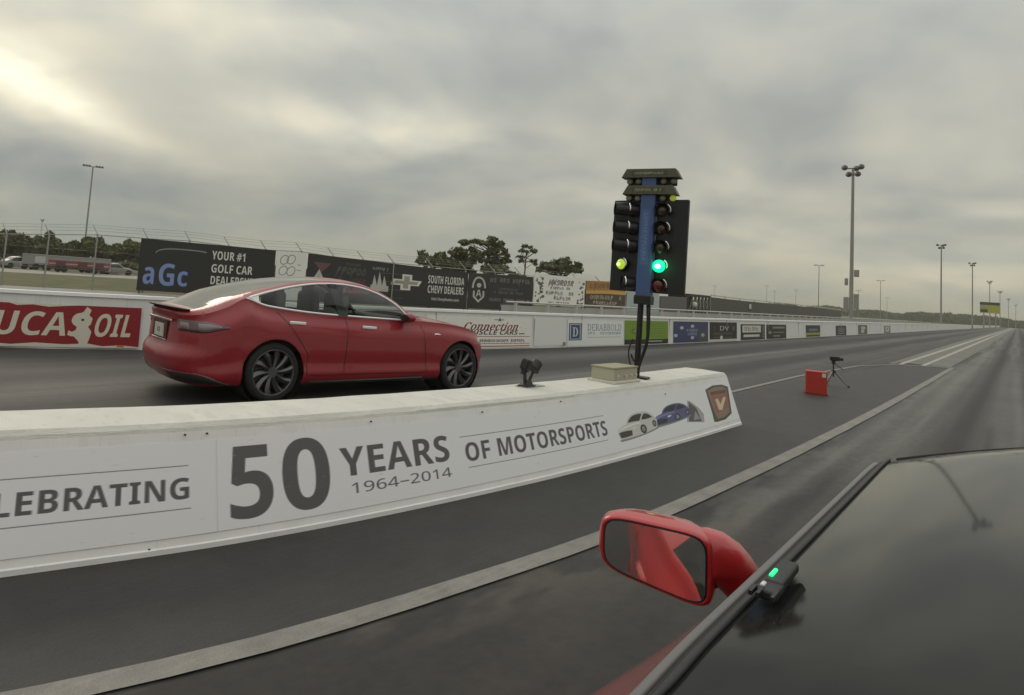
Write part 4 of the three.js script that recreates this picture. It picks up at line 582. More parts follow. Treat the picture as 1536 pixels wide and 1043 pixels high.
function makeWheel(parent, x, y, z, R, wd, rimR, spokes, sgn, rimMat, twist = .35) {
  const w = new THREE.Group(); w.name = 'wheel'; w.position.set(x, y, z); if (sgn < 0) w.rotation.y = Math.PI; parent.add(w);
  const pr = [[rimR - .005, -wd / 2], [R - .035, -wd / 2], [R - .010, -wd / 2 + .02], [R, -wd / 2 + .05], [R, wd / 2 - .05], [R - .010, wd / 2 - .02], [R - .035, wd / 2 - .004], [rimR + .012, wd / 2 - .002], [rimR - .002, wd / 2 - .012]].map(([r, q]) => new THREE.Vector2(r, q));
  mesh('tyre', new THREE.LatheGeometry(pr, 48).rotateX(Math.PI / 2), M.tyre, w);
  const rp = [[rimR + .002, wd / 2 - .014], [rimR - .004, wd / 2 - .004], [rimR - .018, wd / 2 - .010], [rimR - .022, wd / 2 - .05], [rimR - .035, -.02], [rimR - .04, -wd / 2 + .02]].map(([r, q]) => new THREE.Vector2(r, q));
  const gs = [new THREE.LatheGeometry(rp, 48).rotateX(Math.PI / 2), new THREE.CylinderGeometry(.062, .068, .05, 20).rotateX(Math.PI / 2).translate(0, 0, wd / 2 - .055)];
  for (let k = 0; k < spokes; k++) {     // each spoke a tapered, swept blade
    const a0 = k / spokes * Math.PI * 2, n = 6, p = [], idx = [];
    for (let i = 0; i <= n; i++) { const t = i / n, r = mix(.045, rimR - .012, t), a = a0 + twist * t * t * .5, hw = mix(.020, .040, Math.pow(t, 1.4)) * (rimR / .265), zf = wd / 2 - .035 + .022 * t, tl = .018; const cx = Math.cos(a) * r, cy = Math.sin(a) * r, tx = -Math.sin(a), ty = Math.cos(a); for (const [s, zz] of [[-1, zf - tl], [.2, zf + .008], [1, zf - .012], [1, zf - .05], [-1, zf - .05]]) p.push(cx + tx * hw * s, cy + ty * hw * s, zz); }
    for (let i = 0; i < n; i++) for (let j = 0; j < 5; j++) { const a = i * 5 + j, b = i * 5 + (j + 1) % 5; idx.push(a, a + 5, b + 5, a, b + 5, b); }
    const g = new THREE.BufferGeometry(); g.setAttribute('position', new THREE.Float32BufferAttribute(p, 3)); g.setIndex(idx); const q = g.toNonIndexed(); q.computeVertexNormals(); gs.push(q);
  }
  mesh('rim', gs, rimMat, w); mesh('brake_disc', new THREE.CylinderGeometry(rimR * .72, rimR * .72, .03, 32).rotateX(Math.PI / 2).translate(0, 0, 0), std(.10, .10, .10, .5, .8), w);
  return w;
}
const archLiner = (ax, ay, R, z0, z1) => { const gs = []; for (const s of [1, -1]) { gs.push(new THREE.CylinderGeometry(R, R, z1 - z0, 28, 1, true, -Math.PI / 2 - .4, Math.PI + .8).rotateX(Math.PI / 2).rotateZ(0).translate(ax, ay, s * (z0 + z1) / 2)); } return gs; };

// ---- red four-door fastback sedan in the far lane
{
  const rear = V3(-6.44, 0, -4.89), front = V3(-5.92, 0, -7.81), d = front.clone().sub(rear).normalize(), right = V3(-d.z, 0, d.x);
  const mid = rear.clone().add(front).multiplyScalar(.5).addScaledVector(right, -.95);
  const t = thing('red_sedan', 'glossy dark red four-door fastback sedan launching in the far lane', 'car', [mid.x, 0, mid.z], Math.atan2(-d.z, d.x));
  const S = {
    x0: -2.62, x1: 2.42, rearR: .50, frontR: .85, rearN: 2.6, frontN: 2.15, flare: .010, step: .05, crownPow: 2.1,
    belt: [[-2.63, .955], [-2.4, .985], [-2.1, 1.075], [-1.80, 1.205], [-1.72, 1.165], [-1.6, 1.125], [-1.41, 1.098], [-.86, 1.05], [0, 1.015], [.48, .998], [.56, .995], [.9, .985], [1.3, .955], [1.75, .885], [2.1, .79], [2.42, .60]],
    glassTop: [[-2.63, .955], [-2.4, .985], [-2.1, 1.075], [-1.80, 1.205], [-1.5, 1.295], [-1.15, 1.372], [-.8, 1.418], [-.5, 1.428], [-.2, 1.405], [.06, 1.345], [.35, 1.205], [.5, 1.07], [.56, .995], [.9, .985], [1.3, .955], [1.75, .885], [2.1, .79], [2.42, .60]],
    rail: [[-2.63, .98], [-2.4, 1.035], [-2.2, 1.10], [-1.8, 1.25], [-1.4, 1.355], [-1.0, 1.432], [-.6, 1.465], [-.25, 1.458], [.05, 1.405], [.35, 1.27], [.62, 1.10], [.85, 1.005], [1.3, .97], [1.75, .90], [2.1, .80], [2.42, .61]],
    crown: [[-2.63, .99], [-2.56, 1.03], [-2.42, 1.045], [-2.2, 1.12], [-1.85, 1.25], [-1.5, 1.36], [-1.1, 1.445], [-.7, 1.492], [-.35, 1.503], [0, 1.475], [.35, 1.35], [.7, 1.16], [.92, 1.055], [1.3, 1.015], [1.75, .94], [2.1, .845], [2.3, .745], [2.42, .63]],
    width: [[-2.57, .93], [-1.9, .965], [-1.2, .985], [0, .98], [1.2, .985], [1.8, .96], [2.42, .90]],
    beltW: [[-2.63, .90], [-2.1, .865], [-1.8, .84], [-1.4, .895], [0, .90], [.5, .90], [1.5, .90], [2.42, .90]],
    topW: [[-2.63, .90], [-2.1, .865], [-1.8, .835], [-1.5, .79], [-1.15, .745], [-.7, .705], [-.3, .70], [.06, .735], [.35, .82], [.56, .895], [1.5, .895], [2.42, .90]],
    railW: [[-2.63, .76], [-2.3, .67], [-1.8, .645], [-1.2, .625], [-.6, .61], [-.2, .61], [.1, .655], [.5, .755], [.85, .81], [1.5, .77], [2.42, .80]],
    rocker: [[-2.63, .20], [-2.3, .20], [-1.95, .205], [0, .195], [1.9, .205], [2.2, .22], [2.42, .26]],
    profile: [[0, .925], [.08, .975], [.17, .985], [.26, .965], [.45, .982], [.68, .988], [.84, .965], [1, .90]],
    rearX: [[.2, .17], [.3, .06], [.42, .004], [.50, 0], [.55, .02], [.62, .075], [.88, .088], [.96, .065], [1.03, .03], [1.1, .06]], frontX: [[.2, -.10], [.35, -.03], [.5, 0], [.62, -.02], [.8, -.10]],
    arches: [[-1.48, .345, .395], [1.48, .345, .39]], bumps: [[-1.45, .86, .55, .14, .016], [1.5, .8, .45, .12, .014]],
    cuts: [-1.3, -.5, .78, -1.80, .56, .9, .02, -.72, -2.38], single: ['roof_panel', 'rear_glass', 'windshield', 'hood', 'trunk_lid', 'rear_bumper', 'front_bumper'],
    part: (x, k, y, j) => {
      if (k === 'glass') return x > -1.80 && x < .56 ? 'side_glass' : null;
      if (k === 'top') return x < -2.38 ? 'trunk_lid' : x < -.72 ? 'rear_glass' : x < .02 ? 'roof_panel' : x < .9 ? 'windshield' : 'hood';
      if (k === 'pillar') return x > -2.38 && x < .9 ? 'roof_rail' : x < 0 ? 'trunk_lid' : 'hood';
      if (x < -2.0) return y > .62 && x < -2.30 ? 'trunk_lid' : 'rear_bumper'; if (x > 2.0) return 'front_bumper';
      return x < -1.3 ? 'rear_quarter' : x < -.5 ? 'rear_door' : x < .78 ? 'front_door' : 'front_fender';
    },
  };
  const C = carShell(S); const P = {};
  const matOf = { side_glass: M.glass, rear_glass: M.roofGlass, windshield: M.glass };
  for (const k in C.geos) { const n = k.split('|')[0]; (P[k] = mesh(n, C.geos[k], matOf[n] ?? M.red, t)); }
  mesh('underbody', [box(4.3, .42, 1.2, -.05, .42, 0), box(1.9, .12, 1.8, 0, .26, 0), box(.5, .22, 1.2, -2.05, .47, 0), box(.4, .26, 1.0, 1.9, .42, 0)], M.blackRubber, t);
  for (const g of [...archLiner(-1.48, .345, .395, .55, .93), ...archLiner(1.48, .345, .39, .55, .93)]) mesh('arch_liner', g, M.blackRubber, t);
  for (const [x, s] of [[-1.48, 1], [1.48, 1], [-1.48, -1], [1.48, -1]]) makeWheel(t, x, .347, s * .845, .347, .245, .272, 10, s, M.rim);
  for (const s of [1, -1]) {
    const flip = v => V3(v.x, v.y, v.z * s);
    const lo = C.edge(null, -1.80, .56, 60, 4).map(flip), hi = C.edge(null, -1.80, .56, 60, 5).map(flip);
    mesh('window_trim', [tube(lo, .015, 120, 6), tube(hi, .017, 120, 6)], M.trim, t);
    mesh('trim_corner', (() => { const a = lo[0], b = lo[3], c = hi[3], o = V3(0, 0, .012 * s); const tip = a.clone().add(V3(-.05, -.004, -.004 * s)); return quadPanel(...(s > 0 ? [tip, b, c, tip.clone().add(V3(.001, .003, 0))] : [b, tip, tip.clone().add(V3(.001, .003, 0)), c]).map(v => v.clone().add(o)), .01); })(), M.trim, t);
    
    const pil = []; { const g = new THREE.BufferGeometry(), a = flip(C.edge(null, -.60, -.6, 1, 4)[0]), b = flip(C.edge(null, -.46, -.46, 1, 4)[0]), c = flip(C.edge(null, -.56, -.56, 1, 5)[0]), e = flip(C.edge(null, -.68, -.68, 1, 5)[0]); const o = V3(0, 0, .022 * s); const mdl = (u, v) => u.clone().lerp(v, .5).add(V3(0, 0, .012 * s)); mesh('door_pillar', quadPanel(...(s > 0 ? [a, b, c, e] : [b, a, e, c]).map(v => v.clone().add(o)), .01), M.black, t); }
    const door = k => P[`${k}|${s}`];
    const seam = (pts, par) => mesh('seam', C.ribbon(pts, .011, .0015, s), M.black, par);
    seam(samples(.30, 1.02, 14).map(y => [-.5 + .02 * Math.sin((y - .3) * 3), y]), door('front_door')); seam(samples(.30, .95, 14).map(y => [.86 - .16 * (y - .3), y]), door('front_door')); seam([...samples(.30, .55, 6).map(y => [-1.04, y]), ...samples(.58, 1.06, 10).map(y => [-1.04 - .42 * Math.pow((y - .55) / .51, 1.1), y])], door('rear_door'));
    seam(samples(-1.0, .86, 24).map(x => [x, .30]), door('rear_door'));
    for (const [hx, hy, par] of [[-1.31, .935, 'rear_door'], [-.24, .895, 'front_door']]) { const p = C.side(hx, hy, .008, s), q = C.side(hx + .2, hy - .012, .008, s); const h = mesh('door_handle', rbox(.225, .040, .024, .011), M.trim, door(par)); h.position.copy(p.add(q).multiplyScalar(.5)); h.rotation.z = -.05; }
    mesh('side_marker', C.patch(x => .80 + (1.09 - x) * .05, x => .80 + .034 - Math.max(0, (x - 1.04)) * .32, .96, 1.09, 6, 3, .006, s), M.chrome, door('front_fender'));
    mesh('sill_strip', C.ribbon(samples(-.98, .80, 24).map(x => [x, .228 + .006 * x]), .02, .004, s), M.chrome, t);
    mesh('sill', C.ribbon(samples(-1.05, 1.05, 24).map(x => [x, .206]), .03, .003, s), M.darkPlastic, t);
    // tail lamp wraps the corner, grey clear section outboard
    mesh('tail_lamp', C.patch(x => .775 + .06 * sstep(-2.42, -2.1, x), x => .925 - .055 * sstep(-2.36, -2.08, x), -2.585, -2.07, 30, 6, .007, s), phys(.075, .018, .02, { roughness: .12, clearcoat: 1 }), t);
    mesh('tail_lamp_lens', C.patch(x => .80 + .05 * sstep(-2.42, -2.1, x), x => .908 - .05 * sstep(-2.36, -2.08, x), -2.44, -2.16, 16, 4, .011, s), phys(.17, .145, .15, { roughness: .1, clearcoat: 1 }), t);
    mesh('tail_lamp_lens', C.patch(x => .80, x => .908, -2.57, -2.50, 8, 4, .011, s), phys(.20, .15, .15, { roughness: .1, clearcoat: 1 }), t);
    mesh('head_lamp', C.patch(x => .69 - .09 * sstep(2.0, 2.3, x), x => .765 - .1 * sstep(2.0, 2.34, x), 1.92, 2.30, 18, 4, .006, s), phys(.45, .45, .44, { roughness: .1, clearcoat: 1 }), t);
    const mp = C.side(.46, .985, .0, s); const mg = mesh('door_mirror', [new THREE.SphereGeometry(1, 20, 14).scale(.085, .062, .115).translate(.0, .055, .115 * s), rbox(.06, .03, .14, .01, 0, -.005, .02 * s)], M.red, t); mg.position.copy(mp); mesh('mirror_glass', new THREE.SphereGeometry(1, 16, 10).scale(.012, .048, .095).translate(-.078, .055, .118 * s), M.black, mg);
    mesh('lower_trim', C.patch(x => C.rock(x) + .005, x => C.rock(x) + .13 - .10 * sstep(-2.41, -2.02, x), -2.61, -1.99, 26, 4, .006, s), M.darkPlastic, t);
    mesh('trim_line', C.ribbon([...samples(-2.608, -2.42, 12).map(x => [x, C.rock(x) + .14]), ...samples(-2.41, -2.02, 8).map(x => [x, C.rock(x) + .14 - .12 * sstep(-2.41, -2.02, x)])], .012, .006, s), M.chrome, t);
    mesh('lower_trim', C.patch(x => C.rock(x) + .005, x => C.rock(x) + .07, 1.95, 2.40, 16, 3, .006, s), M.darkPlastic, t);
  }
  mesh('licence_plate', rbox(.014, .155, .32, .004, -2.549, .755, 0), new THREE.MeshStandardMaterial({ color: 0xc9c6ba, roughness: .5 }), t);
  mesh('plate_print', new THREE.PlaneGeometry(.28, .12).rotateY(-Math.PI / 2).translate(-2.5575, .755, 0), new THREE.MeshStandardMaterial({ map: canvasTex(128, 64, (x, w, h) => { x.fillStyle = '#c9c6ba'; x.fillRect(0, 0, w, h); x.fillStyle = '#4b5a4c'; fit(x, '88', w * .3, h * .25, w * .4, h * .5); }), roughness: .5 }), t);
  mesh('plate_surround', [box(.012, .235, .50, -2.539, .765, 0)], std(.05, .004, .005, .4), t);
  mesh('tail_strip', [rbox(.02, .028, .80, .008, -2.546, .892, 0), rbox(.016, .016, .50, .005, -2.549, .652, 0)], M.chrome, t);
  mesh('spoiler', (() => { const P = []; const n = 20; for (let i = 0; i <= n; i++) { const z = mix(-.62, .62, i / n), q = Math.pow(Math.abs(z) / .62, 3); P.push([V3(-2.625 + .16 * q, 1.056 - .02 * q, z), V3(-2.50 + .08 * q, 1.052 - .018 * q, z), V3(-2.50 + .08 * q, 1.02 - .03 * q, z), V3(-2.615 + .16 * q, 1.042 - .025 * q, z)]); } const p = []; for (let i = 0; i < n; i++) for (let j = 0; j < 4; j++) { const a = P[i][j], b = P[i + 1][j], c = P[i + 1][(j + 1) % 4], d = P[i][(j + 1) % 4]; for (const v of [a, b, c, a, c, d]) p.push(v.x, v.y, v.z); } const g = new THREE.BufferGeometry(); g.setAttribute('position', new THREE.Float32BufferAttribute(p, 3)); g.computeVertexNormals(); return g; })(), M.darkPlastic, t);
  // cabin
  mesh('cabin_floor', box(2.6, .3, 1.56, -.25, .72, 0), M.interior, t);
  for (const [x, z] of [[-.15, .38], [-.15, -.38], [-1.1, .40], [-1.1, -.40]]) { const s = mesh('seat', [rbox(.16, .56, .46, .06, -.18, 1.02, 0), rbox(.45, .12, .46, .05, .02, .90, 0)], M.seat, t); s.position.set(x, 0, z); s.children; mesh('headrest', rbox(.1, .16, .26, .04, -.2, 1.33 - (x < -.5 ? .05 : 0), 0), M.seat, s); }
  mesh('dashboard', rbox(.35, .18, 1.5, .05, .62, .93, 0), M.interior, t); mesh('steering_wheel', new THREE.TorusGeometry(.18, .016, 8, 28).rotateY(Math.PI / 2).rotateZ(.35).translate(.36, 1.0, -.38), M.black, t);
}

// ---- bright red coupe with a black roof that carries the camera
const CAR_X = .42, CAR_Z = -1.55;
{
  const t = thing('red_coupe', 'bright red coupe with glossy black roof and grey roof-edge rail in the near lane', 'car', [CAR_X, 0, CAR_Z], Math.PI / 2);
  const S = {
    x0: -2.2, x1: 2.3, rearR: .5, frontR: .95, rearN: 2.6, frontN: 2.1, flare: .008, step: .06, crownPow: 1.8, bulge: -.03, absTop: true,
    belt: [[-2.2, .93], [-1.9, .96], [-1.45, .985], [-1.4, .97], [-1.2, .90], [-.8, .875], [0, .865], [.6, .86], [.95, .855], [1.3, .83], [1.75, .75], [2.1, .63], [2.3, .52]],
    glassTop: [[-2.2, .93], [-1.9, .96], [-1.45, .985], [-1.35, 1.06], [-1.2, 1.15], [-1.05, 1.195], [-.9, 1.2], [0, 1.2], [.14, 1.197], [.25, 1.16], [.95, .855], [1.3, .83], [1.75, .75], [2.1, .63], [2.3, .52]],
    rail: [[-2.2, .94], [-1.9, .975], [-1.45, 1.03], [-1.2, 1.17], [-1.05, 1.214], [-.9, 1.222], [0, 1.222], [.12, 1.218], [.22, 1.185], [1.0, .87], [1.3, .84], [1.75, .76], [2.1, .64], [2.3, .53]],
    crown: [[-2.2, .95], [-2.0, .99], [-1.6, 1.10], [-1.2, 1.268], [-.9, 1.325], [-.5, 1.352], [-.1, 1.356], [.1, 1.354], [.17, 1.337], [.3, 1.215], [1.0, .915], [1.3, .885], [1.75, .80], [2.1, .67], [2.3, .54]],
    width: [[-2.2, .93], [-1.5, .99], [-.75, .992], [-.48, .975], [-.22, .932], [.3, .925], [1.3, .92], [1.8, .87], [2.3, .80]],
    beltW: [[-2.2, .92], [-1.2, .94], [.9, .945], [1.3, .93], [2.3, .9]], topW: [[-2.2, .85], [-1.45, .88], [-1.2, .645], [-1.0, .630], [-.6, .63], [.15, .63], [.3, .645], [.95, .86], [1.4, .855], [2.3, .72]],
    railW: [[-2.2, .72], [-1.45, .70], [-1.0, .607], [-.6, .605], [.12, .605], [.3, .62], [1.0, .78], [1.5, .74], [2.3, .64]],
    rocker: [[-2.2, .3], [-1.8, .2], [1.8, .18], [2.3, .22]], profile: [[0, .92], [.1, .97], [.3, .95], [.55, .985], [.8, .985], [.93, .965], [1, .94]],
    rearX: [[.2, .12], [.4, .02], [.6, 0], [.8, .03], [.95, .05]], frontX: [[.2, -.12], [.35, 0], [.5, -.05], [.8, -.3]],
    arches: [[-1.32, .33, .375], [1.33, .33, .37]], bumps: [], cuts: [-1.12, .15, -1.45, .95, -.82, .86, -.42], single: ['roof_panel', 'rear_glass', 'windshield', 'hood', 'rear_deck', 'rear_bumper', 'front_bumper'],
    part: (x, k, y) => { if (k === 'glass') return x > -1.45 && x < .95 ? (x < -.42 ? 'rear_pillar' : 'side_glass') : null; if (k === 'top') return x < -1.9 ? 'rear_deck' : x < -1.12 ? 'rear_glass' : x < .15 ? 'roof_panel' : x < 1.0 ? 'windshield' : 'hood'; if (k === 'pillar') return x > -1.9 && x < 1.0 ? 'roof_rail' : x < 0 ? 'rear_deck' : 'hood'; if (x < -1.85) return 'rear_bumper'; if (x > 1.9) return 'front_bumper'; return x < -.82 ? 'rear_quarter' : x < .86 ? 'door' : 'front_fender'; },
  };
  const C = carShell(S), P = {};
  const matOf = { side_glass: M.glass, rear_glass: M.blackRoof, windshield: M.glass, roof_panel: M.blackRoof, roof_rail: M.black };
  for (const k in C.geos) { const n = k.split('|')[0]; P[k] = mesh(n, C.geos[k], matOf[n] ?? M.redBright, t); }
  mesh('underbody', [box(3.8, .38, 1.1, 0, .40, 0), box(1.6, .12, 1.6, 0, .26, 0), box(1.7, .2, 1.5, -.3, .68, 0)], M.blackRubber, t);
  for (const g of [...archLiner(-1.32, .33, .375, .5, .86), ...archLiner(1.33, .33, .37, .5, .86)]) mesh('arch_liner', g, M.blackRubber, t);
  for (const [x, s] of [[-1.32, 1], [1.33, 1], [-1.32, -1], [1.33, -1]]) makeWheel(t, x, .325, s * .78, .325, .25, .235, 7, s, M.rim, .1);
  const railM = std(.20, .195, .19, .38, .5);
  for (const s of [1, -1]) {
    const lift = (a, dy, dz) => a.map(v => V3(v.x, v.y + dy, (v.z + dz) * s));
    mesh('edge_rail', tube(lift(C.edge(null, -1.1, .14, 40, 5), 0.003, .002), .0055, 80, 8), railM, t);
    mesh('rubber_seal', [tube(lift(C.edge(null, -1.1, .15, 40, 5), .008, -.009), .004, 80, 6), tube(lift(C.edge(null, -1.1, .16, 40, 5), -.004, .009), .004, 80, 6)], M.blackRubber, t);
    mesh('drip_rail', tube(lift(C.edge(null, -1.1, .12, 40, 6), .001, .003), .003, 80, 6), M.darkPlastic, t);
    for (const [pts, k] of [[samples(.3, .86, 10).map(y => [.86, y]), 'door'], [samples(.3, .86, 10).map(y => [-.82, y]), 'door'], [samples(-.8, .84, 16).map(x => [x, .28]), 'door']]) mesh('seam', C.ribbon(pts, .01, .0015, s), M.black, P[`${k}|${s}`]);
    mesh('door_handle', C.patch(x => .70, x => .735, -.7, -.52, 5, 3, .012, s), M.redBright, P[`door|${s}`]);
    mesh('tail_lamp', C.patch(x => .72, x => .84, -2.17, -2.05, 10, 5, .008, s), phys(.2, .01, .01, { roughness: .2, clearcoat: 1 }), t);
    mesh('head_lamp', C.patch(x => .52 + (2.2 - x) * .12, x => .60 + (2.2 - x) * .16, 1.85, 2.18, 12, 4, .006, s), phys(.4, .4, .4, { roughness: .1, clearcoat: 1 }), t);
  }
  mesh('header_seal', tube(samples(-1, 1, 24).map(z => { const w = z * .60; const y = 1.214 + .126 * (1 - Math.pow(Math.abs(z), 1.8)); return V3(.158, y + .001, w); }), .0035, 60, 6), M.blackRubber, t);
  for (const z of [.36, -.36]) { const s = mesh('seat', [rbox(.15, .5, .46, .05, -.5, .82, 0), rbox(.45, .1, .46, .04, -.25, .62, 0)], M.interior, t); s.position.z = z; }
  mesh('dashboard', rbox(.4, .16, 1.4, .05, .6, .80, 0), M.interior, t);
  // door mirror: rounded shell with its glass to the rear, carried on a swept arm from the door
  {
    const toL = v => V3(-(v.z - CAR_Z), v.y, v.x - CAR_X);             // world -> car frame (turned a quarter left)
    const pz = (px, py, z) => { const d = ray(px, py), k = z / d.z; return V3(d.x * k, EYE + d.y * k, z); };
    const cw = pz(981, 833, -1.46), c = toL(cw), n = toL(V3(.425, -.03, 1.85).normalize().add(V3(CAR_X, 0, CAR_Z))).normalize();
    const upv = V3(.0, 1, -.02), rt = new THREE.Vector3().crossVectors(upv, n).normalize(), uu = new THREE.Vector3().crossVectors(n, rt).normalize();
    // rt points to the car (right as seen from behind)
    const hw = .107, hh = .064, ns = 44;
    const ringPt = (a, w, h, e = 3.6) => { const ca = Math.cos(a), sa = Math.sin(a); return [Math.sign(ca) * Math.pow(Math.abs(ca), 2 / e) * w, Math.sign(sa) * Math.pow(Math.abs(sa), 2 / e) * h]; };
    const loft = (rings) => { const p = [], idx = [], k = rings[0].length; rings.forEach(r => r.forEach(v => p.push(v.x, v.y, v.z))); for (let i = 0; i < rings.length - 1; i++) for (let j = 0; j < k; j++) { const a = i * k + j, b = i * k + (j + 1) % k; idx.push(a, b, b + k, a, b + k, a + k); } const e0 = p.length / 3; for (const [ri, fl] of [[0, 1], [rings.length - 1, 0]]) { const cc = rings[ri].reduce((s, v) => s.add(v), V3(0, 0, 0)).divideScalar(k); p.push(cc.x, cc.y, cc.z); const ci = p.length / 3 - 1; for (let j = 0; j < k; j++) { const a = ri * k + j, b = ri * k + (j + 1) % k; fl ? idx.push(ci, b, a) : idx.push(ci, a, b); } } const g = new THREE.BufferGeometry(); g.setAttribute('position', new THREE.Float32BufferAttribute(p, 3)); g.setIndex(idx); g.computeVertexNormals(); return g; };
    const shear = .18;                                                 // lower edge slopes down towards the car
    const R = (dn, w, h, e, du = 0) => Array.from({ length: ns }, (_, i) => { const [x, y] = ringPt(i / ns * Math.PI * 2, w, h, e); return c.clone().addScaledVector(rt, x).addScaledVector(uu, y - x * shear * (y < 0 ? 1 : .05) + du).addScaledVector(n, dn); });
    const shell = mesh('mirror_housing', loft([R(-.012, hw * .90, hh * .88, 5.2), R(.006, hw * .95, hh * .93, 5.2), R(.008, hw * 1.0, hh * 1.0, 5.2), R(0, hw * 1.06, hh * 1.07, 4.8), R(-.03, hw * 1.10, hh * 1.12, 4.2), R(-.07, hw * 1.03, hh * 1.05, 3.4), R(-.11, hw * .82, hh * .82, 2.5), R(-.135, hw * .5, hh * .5, 2.3), R(-.142, hw * .2, hh * .2, 2)]), M.redBright, t);
    mesh('mirror_gasket', loft([R(-.006, hw * .965, hh * .955, 5.2), R(.0092, hw * .96, hh * .95, 5.2), R(.0092, hw * .935, hh * .915, 5.2), R(-.006, hw * .93, hh * .91, 5.2)]), M.blackRubber, shell);
    mesh('mirror_glass', loft([R(.0, hw * .95, hh * .935, 5.2), R(.0085, hw * .945, hh * .93, 5.2), R(.0088, hw * .93, hh * .91, 5.2)]), std(.82, .80, .80, .04, 1), shell);
    const A = c.clone().addScaledVector(rt, hw * .70).addScaledVector(n, -.045).addScaledVector(uu, -.004), Bm = toL(pz(1076, 838, -1.52)), B = toL(pz(1112, 872, -1.56)), B2 = toL(V3(-.36, .84, -1.60));
    const armRing = (o, dir, w, h) => { const d = dir.clone().normalize(), side = new THREE.Vector3().crossVectors(d, V3(1, 0, 0)).normalize(), f = new THREE.Vector3().crossVectors(side, d).normalize(); return Array.from({ length: 32 }, (_, i) => { const [x, y] = ringPt(i / 32 * Math.PI * 2, w, h, 2.8); return o.clone().addScaledVector(f, x).addScaledVector(side, y); }); };
    const cv = new THREE.CatmullRomCurve3([A, Bm, B, B2]); const rings = samples(0, 1, 12).map(k => armRing(cv.getPoint(k), cv.getTangent(k), mix(.040, .032, k), mix(.064, .040, Math.min(1, k * 1.3))));
    mesh('mirror_arm', loft(rings), M.redBright, t);
  }
}
// small black receiver with a green light lying on the coupe's roof
{
  const a = gp(1189, 846, 1.237), b = gp(1140, 904, 1.237), d = a.clone().sub(b), L = d.length() * .86; const c = a.clone().add(b).multiplyScalar(.5);
  const t = thing('roof_receiver', 'small black plug-like receiver with green light lying on the coupe roof', 'receiver', [c.x, 1.231, c.z], Math.atan2(-d.z, d.x)); t.rotation.x = 0;
  mesh('body', [rbox(L * .66, .010, .0165, .003, L * .16, .007, 0), rbox(L * .3, .009, .018, .003, -L * .25, .006, .0)], M.darkPlastic, t);
  const g = std(.05, .5, .2, .3); g.emissive.setRGB(.0, 1, .25); g.emissiveIntensity = 1.4; mesh('green_light', rbox(.022, .003, .0036, .0012, L * .02, .0125, -.004), g, t);
  mesh('white_light', rbox(.010, .003, .004, .0014, -L * .28, .011, -.005), std(.7, .7, .7, .3), t);
  for (const z of [-.010, -.004, .008]) mesh('prong', box(.02, .004, .003, -L * .43, .009, z), M.black, t);
}

// ---------------------------------------------------------------- light poles
function lightPole(px, topPy, dist, kind, label, group, width = 1) {
  const b = atDist(px, dist), H = hAt(px, topPy, dist), t = thing('light_pole', label, 'light pole', [b.x, 0, b.z], Math.atan2(b.x, b.z), group);
  const r = .012 * H * width;
  mesh('pole', new THREE.CylinderGeometry(r * .62, r, H, 12).translate(0, H / 2, 0), M.poleGrey, t);
  const k = H / 20 * width;
  if (kind === 'bar') { mesh('crossbar', rbox(4.6 * k, .16 * k, .16 * k, .03, 0, H - .1, 0), M.steelDark, t); for (const x of [-2.1, -1.45, -.8, .8, 1.45, 2.1]) mesh('floodlight', rbox(.5 * k, .34 * k, .4 * k, .06, x * k, H + .12 * k, .12 * k), M.steelDark, t); }
  else {
    mesh('bracket', [rod(V3(-.95 * k, H + .1 * k, 0), V3(.95 * k, H + .1 * k, 0), .07 * k), rod(V3(0, H - .75 * k, -.6 * k), V3(0, H - .75 * k, .6 * k), .07 * k)], M.steelDark, t);
    for (const [x, y, z] of [[-.85, .25, .1], [-.35, .1, .35], [.9, .2, .1], [-.5, -.6, .45], [.45, -.65, .3]]) mesh('floodlight', new THREE.CylinderGeometry(.36 * k, .18 * k, .42 * k, 12).rotateX(1.2).translate(x * k, H + y * k, z * k), M.steelDark, t);
  }
  return t;
}
lightPole(118, 247, 150, 'bar', 'tall thin light pole with flat crossbar of lamps above the parked trailers', undefined, .8);
{
  const t = lightPole(1277, 254, 92, 'cluster', 'tallest pale light pole with clustered floodlights and equipment boxes on its shaft'), H = t.children[0].geometry.parameters.height;
  for (const [y, s, w] of [[6.2, -1, .5], [5.2, 1, .34], [3.0, -1, .5], [2.6, 1, .5]]) mesh('equipment_box', rbox(w, y > 4 ? .8 : 1.7, .4, .04, s * .48, y, .1), M.poleGrey, t);
}
[[1412, 369, 168, 'second tall light pole beyond the one with boxes, beside the far track'], [1459, 396, 232, 'light pole just before the yellow scoreboard'], [1485, 423, 310, 'light pole rising behind the yellow scoreboard'], [1500.5, 438, 390, 'light pole just past the yellow scoreboard'], [1513, 449, 480, 'small far light pole near the end of the track'], [1524, 458, 580, 'farthest tiny light pole at the end of the track']].forEach(([x, y, d, l]) => lightPole(x, y, d, 'cluster', l, 'light poles along the track', .82));
[[1072, 429, 260], [1150, 429, 280], [1162, 437, 330], [1194, 435, 300], [1228, 398, 210], [1288, 436, 330], [1321, 421, 270], [1331, 447, 420], [50, 329, 190]].forEach(([x, y, d], i) => lightPole(x, y, d, i === 8 ? 'cluster' : 'bar', i === 8 ? 'thin dark mast among the trees beyond the wire fence' : i === 4 ? 'slender light pole in the distance beside the tallest pole' : 'faint far light pole beyond the dark screen', i === 8 || i === 4 ? undefined : 'distant light poles beyond the screen', .72));

